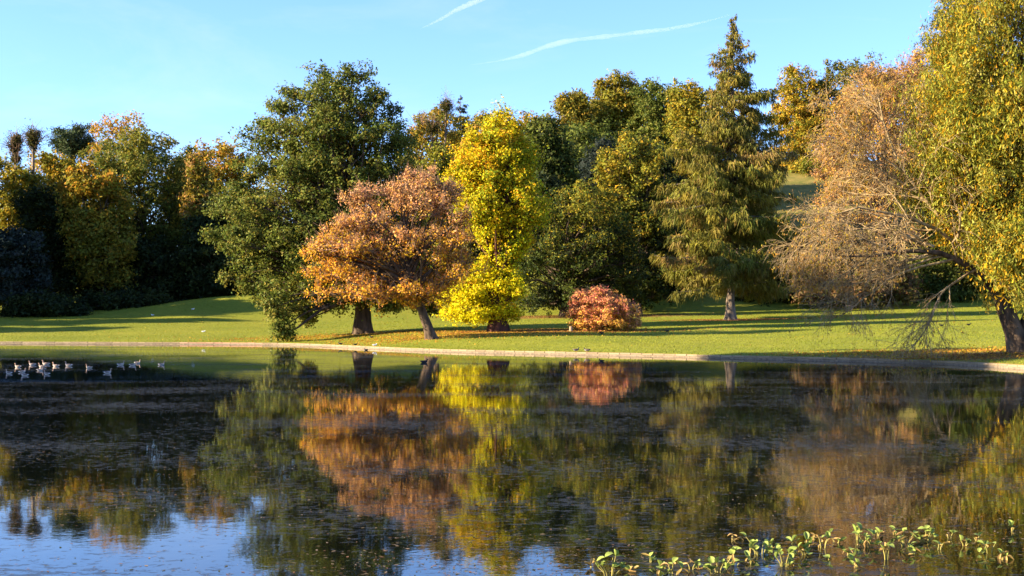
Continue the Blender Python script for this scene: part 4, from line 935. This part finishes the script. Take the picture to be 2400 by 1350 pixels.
def weed():
    g = np.random.default_rng(14)
    n = 42000
    inv = g.uniform(1 / 75.0, 1 / 16.5, n); D = 1 / inv; px = g.uniform(-40, 2440, n); X = wx(px, D)
    dens = 0.5 + 0.5 * np.sin(X * 0.5 + 2 * np.sin(D * 0.23)) * np.sin(D * 0.6 + np.sin(X * 0.31))
    k = g.random(n) < 0.08 + 0.8 * dens ** 2
    X, D = X[k], D[k]; n = len(X)
    s = landz(X, D)[1]; k = s < -0.6; X, D = X[k], D[k]; n = len(X)
    P_ = np.stack([X, D, np.full(n, 0.006)], -1)
    a = g.uniform(0, 6.28, n); ax = np.stack([np.cos(a), np.sin(a), np.zeros(n)], -1); bx_ = np.stack([-np.sin(a), np.cos(a), g.normal(0, 0.05, n)], -1)
    ln = 0.010 + 0.045 * g.random((n, 1)) ** 2.2
    V, F = quads(P_, ax * ln, bx_ * ln * g.uniform(0.12, 0.5, (n, 1)))
    V[:, 2] = np.maximum(V[:, 2], 0.003)
    c = np.array([(0.10, 0.09, 0.03), (0.16, 0.12, 0.06), (0.24, 0.13, 0.06), (0.07, 0.08, 0.03), (0.30, 0.22, 0.14)])[g.integers(0, 5, n)]
    o = obj('floating_weed', mesh_np('floating_weed', V, F, M_leaf, np.repeat(c, 4, 0)))
    tag(o, 'small floating weed and leaf fragments on the lake', 'pondweed', kind='stuff')
weed()

# ------------------------------------------------------------------ birds
M_feather = leafmat('feather', 0.0, 0.7, 0.2)
M_bill = noisemat('bill_orange', (0.55, 0.20, 0.05), (0.62, 0.28, 0.08), 20, bump=0)
M_dark = noisemat('bill_dark', (0.03, 0.03, 0.03), (0.06, 0.05, 0.04), 20, bump=0)

def loft(path, rw, rh, sides=10):
    path = np.array(path, float); T = nrm(np.gradient(path, axis=0))
    U = np.tile(np.array([0, 1.0, 0]), (len(path), 1)); W = nrm(np.cross(T, U))
    a = np.arange(sides) * 2 * np.pi / sides
    V = path[:, None] + np.cos(a)[None, :, None] * U[:, None] * np.array(rw)[:, None, None] + np.sin(a)[None, :, None] * W[:, None] * np.array(rh)[:, None, None]
    idx = np.arange(len(path) * sides).reshape(-1, sides)
    A = idx[:-1]; B = np.roll(A, -1, 1); D_ = idx[1:]; C_ = np.roll(D_, -1, 1)
    F = np.stack([A, B, C_, D_], -1).reshape(-1, 4)
    return V.reshape(-1, 3), F

def bird_meshes(kind):
    # facing +x, water line at z = 0, units of metres
    if kind == 'goose':
        path = [(-0.30, 0, .11), (-0.25, 0, .10), (-.15, 0, .085), (-.02, 0, .07), (.10, 0, .075), (.19, 0, .10), (.235, 0, .16), (.245, 0, .22), (.245, 0, .28), (.25, 0, .335), (.272, 0, .365), (.305, 0, .37), (.325, 0, .362)]
        rw = [.02, .06, .115, .135, .125, .09, .055, .04, .035, .034, .042, .036, .02]
        rh = [.015, .05, .10, .12, .115, .085, .06, .043, .037, .036, .042, .034, .018]
        body, neck, belly, wing = (0.42, 0.32, 0.25), (0.40, 0.27, 0.19), (0.66, 0.60, 0.54), (0.17, 0.13, 0.11)
    else:
        path = [(-0.22, 0, .10), (-.18, 0, .085), (-.10, 0, .06), (0, 0, .05), (.09, 0, .06), (.14, 0, .09), (.155, 0, .125), (.16, 0, .16), (.18, 0, .185), (.205, 0, .185), (.22, 0, .18)]
        rw = [.012, .04, .08, .09, .08, .055, .035, .03, .036, .030, .015]
        rh = [.01, .035, .07, .085, .08, .055, .038, .03, .036, .028, .013]
        body, neck, belly, wing = {'duck': ((.16, .12, .09), (.03, .045, .03), (.4, .36, .3), (.12, .09, .07)), 'coot': ((.022, .022, .024), (.015, .015, .016), (.03, .03, .03), (.02, .02, .022)),
                                   'gull': ((.72, .72, .72), (.78, .78, .78), (.8, .8, .8), (.45, .46, .48)), 'crow': ((.018, .018, .02), (.015, .015, .018), (.02, .02, .02), (.014, .014, .016))}[kind]
    V, F = loft(path, rw, rh)
    n = len(path); sides = 10
    zc = np.repeat([p[2] for p in path], sides); t = np.repeat(np.arange(n) / (n - 1), sides)
    c = np.tile(body, (len(V), 1)).astype(float)
    c[V[:, 2] < zc - 0.03] = belly; c[t > 0.52] = neck
    c[t < 0.1] = belly
    out = {'body': mesh_np('body', V, F, M_feather, c, smooth=True)}
    s = 1.0 if kind == 'goose' else 0.68
    for nm, sg in (('wing', 1), ):
        ws = np.array([(-.30, .05, .17), (-.18, .10, .175), (-.02, .125, .165), (.10, .11, .13), (.11, .118, .08), (-.02, .142, .08), (-.18, .12, .10)]) * s
        Vw = np.concatenate([ws, ws + np.array([0, .014, .004])]); k = len(ws)
        Fw = [[i, (i + 1) % k, (i + 1) % k + k, i + k] for i in range(k)]
        Fw = np.array(Fw + [[k, k + 1, k + 2, k + 6], [k + 2, k + 3, k + 4, k + 5], [k + 2, k + 5, k + 6, k + 6]][:2] + [[k + 2, k + 5, k + 6, k + 2]][:0])
        me = bpy.data.meshes.new('wing')
        me.from_pydata([tuple(v) for v in Vw], [], [[i, (i + 1) % k, (i + 1) % k + k, i + k] for i in range(k)] + [list(range(k, 2 * k)), list(range(k - 1, -1, -1))])
        a = me.color_attributes.new('Col', 'FLOAT_COLOR', 'POINT'); a.data.foreach_set('color', np.tile((*wing, 1), (2 * k, 1)).astype(np.float32).ravel())
        me.materials.append(M_feather); out['wing'] = me
    hx, hz = path[-1][0], path[-1][2]
    me = bpy.data.meshes.new('bill')
    b_ = 0.014 if kind == 'goose' else 0.010
    me.from_pydata([(hx - .01, -b_, hz + b_), (hx - .01, b_, hz + b_), (hx - .01, b_, hz - b_ * 1.3), (hx - .01, -b_, hz - b_ * 1.3), (hx + .055 * s, -b_ * .6, hz - .012), (hx + .055 * s, b_ * .6, hz - .012), (hx + .05 * s, 0, hz - .024)], [],
                   [(0, 1, 5, 4), (1, 2, 6, 5), (3, 0, 4, 6), (2, 3, 6), (4, 5, 6), (3, 2, 1, 0)])
    me.materials.append(M_bill if kind in ('goose', 'duck', 'gull') else M_dark); out['bill'] = me
    tx, tz = path[0][0], path[0][2]
    me = bpy.data.meshes.new('tail')
    q = [(tx + .06 * s, -.05 * s, tz - .0), (tx + .06 * s, .05 * s, tz), (tx - .05 * s, .035 * s, tz + .01 * s), (tx - .05 * s, -.035 * s, tz + .01 * s)]
    q2 = [(x, y, z - .022 * s) for x, y, z in q]
    me.from_pydata(q + q2, [], [(0, 1, 2, 3), (7, 6, 5, 4), (0, 4, 5, 1), (1, 5, 6, 2), (2, 6, 7, 3), (3, 7, 4, 0)])
    a = me.color_attributes.new('Col', 'FLOAT_COLOR', 'POINT')
    tcw = (0.60, 0.57, 0.54, 1) if kind in ('goose', 'gull') else (*wing, 1)
    a.data.foreach_set('color', np.tile(tcw, (8, 1)).astype(np.float32).ravel()); me.materials.append(M_feather); out['tail'] = me
    # legs for standing birds
    lg, Fg = tubes(np.array([[(0.01, .03, .02), (0.015, .03, -.10 * s), (0.02, .03, -.12 * s)]]), np.array([[.008, .006, .006]]), 4)
    ft = np.array([(0.0, .03, -.12 * s), (0.06 * s, .005, -.122 * s), (0.075 * s, .03, -.122 * s), (0.06 * s, .055, -.122 * s)])
    Vl = np.concatenate([lg, ft, ft + (0, 0, .006)]); m_ = len(lg)
    Fl = np.concatenate([Fg, np.array([[m_, m_ + 1, m_ + 2, m_ + 3], [m_ + 4, m_ + 5, m_ + 6, m_ + 7]])])
    out['leg'] = mesh_np('leg', Vl, Fl, M_bill if kind != 'crow' else M_dark)
    return out
BM = {k: bird_meshes(k) for k in ('goose', 'duck', 'coot', 'gull', 'crow')}
def bird(kind, name, label, loc, heading, scale=1.0, stand=False, group=None, cat_='bird'):
    ms = BM[kind]; s = 1.0 if kind == 'goose' else 0.68
    r = empty(name, (loc[0], loc[1], loc[2] + (0.12 * s * scale if stand else 0.0)))
    r.rotation_euler = (0, 0, heading); r.scale = (scale,) * 3
    tag(r, label, cat_, group)
    for pn in ('body', 'bill', 'tail'): obj(pn, ms[pn], r)
    for sg in (1, -1):
        w = obj('wing', ms['wing'], r); w.scale = (1, sg, 1)
        if stand:
            l_ = obj('leg', ms['leg'], r); l_.scale = (1, sg, 1)
    return r
def onwater(px, py):
    D = CAMZ * FPX / (py - HORIZ); return (wx(px, D), D, 0.0)
PI = math.pi
GE = [(76, 856, PI, 1.05, 'sunlit goose facing left, second row at the left of the flock'), (108, 855, PI, 1.12, 'tallest sunlit goose in the left cluster, facing left'), (99, 861, PI + .3, 1.0, 'goose just in front of the tallest goose in the left cluster'),
      (131, 859, PI, 1.0, 'brown goose facing left, between the left cluster and the next goose'), (161, 858, PI, 1.1, 'brown goose facing left, rightmost of the left cluster'), (209, 863, PI / 2 + 2.2, .95, 'lone shaded goose between the two sunlit clusters'),
      (283, 856, 0, 1.08, 'pale goose facing right, first of the right group of three'), (311, 857, 0, 1.05, 'pale goose facing right, middle of the right group'), (322, 852, 0, .95, 'goose partly hidden behind the middle pale goose of the right group'),
      (378, 856, 0, 1.0, 'rightmost pale goose swimming alone and facing right'), (252, 875, .1, 1.0, 'grey shaded goose in front of the right group, tail raised'), (21, 876, PI - .4, .95, 'leftmost grey goose near the picture edge'),
      (52, 873, 0.3, .9, 'grey goose in the front row of the left cluster, facing right'), (42, 861, PI, .95, 'shaded goose facing left at the left end of the back row'), (58, 881, PI, .9, 'nearest grey goose of the left cluster'),
      (94, 869, 0.0, .95, 'shaded goose in the front row below the tallest goose'), (110, 878, 2.8, .9, 'front grey goose below the brown goose of the left cluster')]
for px, py, h_, s_, lb in GE:
    bird('goose', 'goose', lb, onwater(px, py), h_ + 0.15 * math.sin(px), s_ * 0.8, group='geese swimming on the lake', cat_='goose')
def onkerb(px, py):
    # nearest shoreline point along this picture column
    D = np.arange(80, 190, 0.05); s = landz(wx(px, D), D)[1]; d = D[np.argmax(s > 0.05)]
    return (wx(px, d), d, 0.265)
bird('coot', 'coot', 'dark coot standing on the kerb under the orange tree, leftmost', onkerb(798, 808), PI, 1.3, True)
bird('coot', 'coot', 'dark coot on the kerb below the oak trunk', onkerb(833, 812), 0.3, 1.2, True)
bird('gull', 'gull', 'black and white bird on the kerb right of the oak trunk', onkerb(878, 814), 0.2, 1.25, True)
bird('duck', 'duck', 'left of two ducks on the kerb in front of the pink bush', onkerb(1350, 830), 0.2, 1.5, True, cat_='duck')
bird('duck', 'duck', 'right of two ducks on the kerb in front of the pink bush', onkerb(1376, 830), PI, 1.5, True, cat_='duck')
bird('coot', 'coot', 'dark water bird swimming before the orange tree reflection', onwater(994, 850), 0.1, 1.4)
bird('coot', 'coot', 'dark water bird swimming just off the kerb below the pink bush', onwater(1410, 847), PI, 1.0)
bird('coot', 'coot', 'dark water bird swimming just off the kerb below the oak', onwater(858, 821), PI, 1.1)
for px, py, k, lb, h_ in [(1410, 784, 'crow', 'black bird on the lawn in front of the pink bush', 0.2), (871, 793, 'crow', 'black bird on the lawn just right of the oak trunk', PI), (2207, 766, 'crow', 'left of two black birds on the lawn beside the willow', 0), (2270, 764, 'crow', 'right of two black birds on the lawn beside the willow', 0.1),
                          (477, 780, 'gull', 'white gull on the sunny lawn left of the oak, nearest the kerb', 0), (358, 741, 'gull', 'white gull at the foot of the mound', PI), (452, 727, 'gull', 'white gull on the shaded slope of the mound', 0), (1563, 779, 'crow', 'black bird on the lawn between bush and spruce', 0)]:
    bird(k, 'gull' if k == 'gull' else 'crow', lb, at_ground(px, py), h_, 1.35, True)

# ------------------------------------------------------------------ bench, stump
M_wood = noisemat('bench_wood', (0.40, 0.24, 0.19), (0.58, 0.38, 0.31), 3.0, (0.4, 4, 4), 0.2, 0.01)
M_stump = noisemat('stump_wood', (0.20, 0.13, 0.08), (0.38, 0.27, 0.17), 6.0, (1, 1, 0.3), 0.5, 0.03)
def bench():
    x, y, z = at_ground(1997, 727)
    r = empty('bench', (x, y, z)); tag(r, 'pale pink wooden bench on a single post at the far lawn edge', 'bench')
    k = y / 233.0
    for j in range(3):
        o = obj('slat', block_mesh('slat', 2.3 * k, 0.15, 0.13, 0.02, M_wood), r); o.location = (0, (j - 1) * 0.18, 0.80 * k)
    o = obj('post', block_mesh('post', 0.24, 0.24, 0.75 * k + 0.1, 0.02, M_wood), r); o.location = (0, 0, 0.325 * k)
    o = obj('rail', block_mesh('rail', 0.5, 0.52, 0.07, 0.01, M_wood), r); o.location = (0, 0, 0.70 * k)
bench()
def stump():
    x, y, z = at_ground(1338, 777)
    g = np.random.default_rng(5)
    s = np.array([-.1, 0, .12, .3, .5, .62, .64])
    V, F, _, _ = None, None, None, None
    P = np.stack([np.zeros(7), np.zeros(7), s], -1)[None]
    V, F = tubes(P, np.array([[.30, .29, .24, .22, .215, .20, .001]]), 12)
    V[:, :2] *= (1 + g.normal(0, 0.04, (len(V), 1)))
    r = empty('stump', (x, y, z)); tag(r, 'short sawn wooden stump at the left foot of the pink bush', 'stump')
    obj('bole', mesh_np('bole', V, F, M_stump, smooth=False), r)
    V2, F2 = tubes(np.array([[(0, 0, .638), (0, 0, .652)]]), np.array([[.17, .165]]), 12)
    cap = np.concatenate([V2, [[0, 0, .652]]])
    F3 = np.array([[12 + i, 12 + (i + 1) % 12, 24, 24] for i in range(12)])
    me = bpy.data.meshes.new('cut_face'); me.from_pydata([tuple(v) for v in cap], [], [tuple(f) for f in F2] + [(12 + i, 12 + (i + 1) % 12, 24) for i in range(12)])
    me.materials.append(M_wood); obj('cut_face', me, r)
stump()

# ------------------------------------------------------------------ water plants in the foreground
def plantmat(name, c1, c2, trans):
    m, t, b = mat(name)
    oi = t.nodes.new('ShaderNodeObjectInfo'); tc = t.nodes.new('ShaderNodeTexCoord'); n = N(t, 'ShaderNodeTexNoise', Scale=14.0, Detail=4.0)
    r = t.nodes.new('ShaderNodeValToRGB'); r.color_ramp.elements[0].color = (*c1, 1); r.color_ramp.elements[1].color = (*c2, 1)
    ad = t.nodes.new('ShaderNodeMath'); ad.operation = 'MULTIPLY_ADD'; ad.inputs[1].default_value = 0.45
    a2 = t.nodes.new('ShaderNodeMath'); a2.operation = 'MULTIPLY'; a2.inputs[1].default_value = 0.7
    tr = t.nodes.new('ShaderNodeBsdfTranslucent'); mx = t.nodes.new('ShaderNodeMixShader'); mx.inputs[0].default_value = trans
    l = t.links.new
    l(tc.outputs['Object'], n.inputs['Vector']); l(n.outputs[0], a2.inputs[0]); l(oi.outputs['Random'], ad.inputs[0]); l(a2.outputs[0], ad.inputs[2]); l(ad.outputs[0], r.inputs[0])
    l(r.outputs[0], b.inputs['Base Color']); l(r.outputs[0], tr.inputs[0]); l(b.outputs[0], mx.inputs[1]); l(tr.outputs[0], mx.inputs[2]); l(mx.outputs[0], t.nodes['Material Output'].inputs[0])
    b.inputs['Roughness'].default_value = 0.55; b.inputs['Specular IOR Level'].default_value = 0.25
    return m
M_pleaf = plantmat('water_plant_leaf', (0.15, 0.20, 0.03), (0.34, 0.40, 0.085), 0.35)
M_pold = plantmat('water_plant_withered', (0.30, 0.24, 0.06), (0.34, 0.19, 0.07), 0.2)
M_pstem = plantmat('water_plant_stem', (0.22, 0.20, 0.05), (0.34, 0.28, 0.07), 0.1)
def leaf_mesh(w, fold, curl, mtl, seed):
    g = np.random.default_rng(seed)
    n, m_ = 8, 5
    V = []
    for i in range(n):
        t = i / (n - 1)
        hw = w * (math.sin(math.pi * min(1, t * 0.93 + 0.05)) ** 0.75) * (0.8 + 0.4 * t)
        if i == n - 1: hw = 0.01
        for j in range(m_):
            u = (j - 2) / 2
            V.append((u * hw, t, fold * abs(u) * hw + curl * t * t + g.normal(0, 0.012)))
    F = [(i * m_ + j, i * m_ + j + 1, (i + 1) * m_ + j + 1, (i + 1) * m_ + j) for i in range(n - 1) for j in range(m_ - 1)]
    me = bpy.data.meshes.new('leaf'); me.from_pydata(V, [], F); me.materials.append(mtl)
    for p in me.polygons: p.use_smooth = True
    return me
LEAFS = [leaf_mesh(0.40, 0.5, -0.15, M_pleaf, 1), leaf_mesh(0.34, 0.9, 0.12, M_pleaf, 2), leaf_mesh(0.44, 0.3, -0.45, M_pleaf, 3)]
LEAFD = [leaf_mesh(0.2, 1.2, -0.5, M_pold, 4), leaf_mesh(0.26, 0.9, 0.4, M_pold, 5)]
def water_plant(px, py, hpx, nst, spread, seed, label, old=0.12):
    g = random.Random(seed)
    x, y, _ = onwater(px, py); k = y / FPX
    r = empty('water_plant', (x, y, 0)); tag(r, label, 'water plant', 'water plants in the foreground')
    for i in range(nst):
        h = hpx * k * g.uniform(0.08, 0.72); a = g.uniform(0, 2 * PI); dx = spread * k * g.uniform(-1, 1); dy = spread * k * g.uniform(-0.6, 0.6)
        bx, by = dx * 0.35, dy * 0.35
        p = np.array([(bx, by, -0.06), (bx + (dx - bx) * 0.25, by + (dy - by) * .25, h * 0.4), (bx + (dx - bx) * 0.7, by + (dy - by) * .7, h * 0.78), (dx, dy, h)])
        V, F = tubes(p[None], np.array([[.009, .008, .006, .005]]), 5)
        st = obj('stem', mesh_np('stem', V, F, M_pstem, smooth=True), r)
        nl = g.choice([1, 2, 3, 3])
        for j in range(nl):
            wl = g.random() < old
            o = obj('leaf', g.choice(LEAFD if wl else LEAFS), st)
            s = g.uniform(0.065, 0.135); o.scale = (s, s, s); o.location = (p[3][0], p[3][1], h)
            o.rotation_euler = (g.uniform(0.1, 1.15) if not wl else g.uniform(-1.1, 0.2), g.uniform(-0.3, 0.3), a + j * 2.1 + g.uniform(-0.4, 0.4))
PLANTS = [(1432, 1352, 78, 8, 34, 'dense leafy water plant at the bottom, leftmost of the foreground plants'), (1524, 1318, 42, 2, 8, 'thin curled water plant right of the leftmost leafy clump', .3), (1575, 1346, 40, 5, 26, 'withered yellow stems of a water plant between two leafy clumps', .85),
          (1683, 1344, 66, 10, 42, 'largest leafy water plant clump in the bottom row'), (1722, 1326, 50, 4, 20, 'pale two leaved water plant right of the largest clump'), (1785, 1300, 56, 9, 36, 'bushy water plant behind and right of the largest clump'),
          (1838, 1328, 52, 7, 26, 'low leafy water plant right of the bushy one'), (1890, 1300, 50, 7, 22, 'narrow upright water plant in the middle of the row'), (1928, 1285, 42, 4, 16, 'sparse water plant behind the narrow upright one', .4),
          (1944, 1312, 22, 1, 3, 'single rounded leaf on the water in the middle of the row', 0.0), (2010, 1265, 46, 4, 12, 'tallest slender water plant with leaves up the stem'), (2032, 1282, 50, 7, 24, 'leafy water plant beside the tallest slender one'), (2078, 1312, 56, 4, 10, 'single stemmed water plant with a pale upright leaf'),
          (2120, 1280, 46, 6, 24, 'yellowing water plant right of the single stemmed one', .35), (2170, 1270, 48, 8, 28, 'leafy water plant with a high round leaf, back of the row'), (2226, 1262, 30, 2, 8, 'small water plant with one upright leaf at the right'),
          (2318, 1296, 32, 5, 26, 'low water plant group near the right edge'), (2372, 1245, 26, 2, 6, 'tiny upright water plant nearest the right edge'), (1912, 1264, 20, 3, 16, 'withered arrow shaped leaves behind the narrow water plant', 1.0), (1715, 1266, 18, 3, 14, 'small withered leaves behind the largest clump', 1.0),
          (2010, 1330, 22, 3, 14, 'few short stems at the bottom below the slender plant', .5), (1385, 1330, 14, 2, 10, 'withered arrow shaped leaf left of the leftmost leafy clump', 1.0)]
EXTRA = [(1760, 1322, 20, 'short leafy sprout between the bushy water plant and the pale two leaved one'), (1815, 1286, 20, 'small sprout behind the low leafy plant'), (1858, 1275, 18, 'small sprout left of the arrow shaped leaves'), (1960, 1272, 20, 'small sprout left of the tallest slender plant'),
         (1985, 1300, 20, 'low sprout right of the single rounded leaf'), (2058, 1256, 18, 'small far sprout right of the tallest slender plant'), (2100, 1252, 18, 'small far sprout behind the yellowing plant'), (2145, 1300, 20, 'low sprout below the plant with the high round leaf'), (2200, 1288, 22, 'low sprout right of the plant with the high round leaf'),
         (2262, 1280, 18, 'lone sprout between the right hand plants'), (2290, 1268, 18, 'small sprout behind the low group near the right edge'), (2345, 1310, 18, 'small sprout below the low group near the right edge'), (1620, 1335, 22, 'small sprout left of the largest clump'), (1480, 1340, 18, 'small sprout just right of the leftmost clump'), (1550, 1332, 18, 'small sprout right of the thin curled plant')]
for i, (a_, b__, c__, d__) in enumerate(EXTRA): PLANTS.append((a_, b__, c__, 3, 12, d__, 0.45))
for i, p in enumerate(PLANTS):
    water_plant(p[0], p[1], p[2], p[3], p[4], 300 + i, p[5], p[6] if len(p) > 6 else 0.2)

# ------------------------------------------------------------------ contrails, far up
def contrail(label, pts, D, width, seed, power):
    g = np.random.default_rng(seed)
    p = np.array([(wx(x, D), D, wz(y, D)) for x, y, w in pts]); ww = np.array([w for _, _, w in pts]) * width / FPX * D
    s = np.concatenate([[0], np.cumsum(np.linalg.norm(np.diff(p, axis=0), axis=1))]); q = np.linspace(0, s[-1], 90)
    P = np.stack([np.interp(q, s, p[:, k]) for k in range(3)], -1)
    for _ in range(12): P[1:-1] = .5 * P[1:-1] + .25 * (P[:-2] + P[2:])
    P[:, 2] += np.cumsum(g.normal(0, 1.2, 90)) * 0.6
    R = np.interp(q, s, ww) * (1 + 0.15 * np.sin(q * 0.02) + g.normal(0, 0.06, 90))
    V, F = tubes(P[None], R[None], 16)
    O = P[0]
    m, t, b = mat('contrail_vapour')
    t.nodes.remove(b)
    vs = t.nodes.new('ShaderNodeVolumeScatter'); vs.inputs['Color'].default_value = (0.98, 0.98, 0.98, 1)
    vs.inputs['Density'].default_value = power; vs.inputs['Anisotropy'].default_value = 0.0
    t.links.new(vs.outputs[0], t.nodes['Material Output'].inputs['Volume'])
    e0, e1 = np.arange(16)[::-1], (89 * 16) + np.arange(16)
    me = bpy.data.meshes.new('contrail'); me.from_pydata([tuple(v) for v in (V - O)], [], [tuple(int(i) for i in f) for f in F] + [tuple(int(i) for i in e0), tuple(int(i) for i in e1)])
    me.materials.append(m)
    o = obj('contrail', me, loc=tuple(O)); tag(o, label, 'contrail')
contrail('short white contrail at the top centre of the sky', [(985, 68, 0.8), (1040, 42, 5), (1070, 22, 7), (1110, 6, 7), (1180, -25, 8), (1300, -70, 8)], 9000, 0.8, 1, 0.006)
contrail('long faint white contrail rising towards the spruce top', [(1100, 152, 0.8), (1170, 143, 3), (1225, 130, 6), (1290, 105, 8), (1340, 94, 7), (1400, 88, 6), (1480, 79, 6), (1560, 70, 6), (1640, 55, 4), (1710, 36, 1.5)], 9500, 0.8, 2, 0.0045)
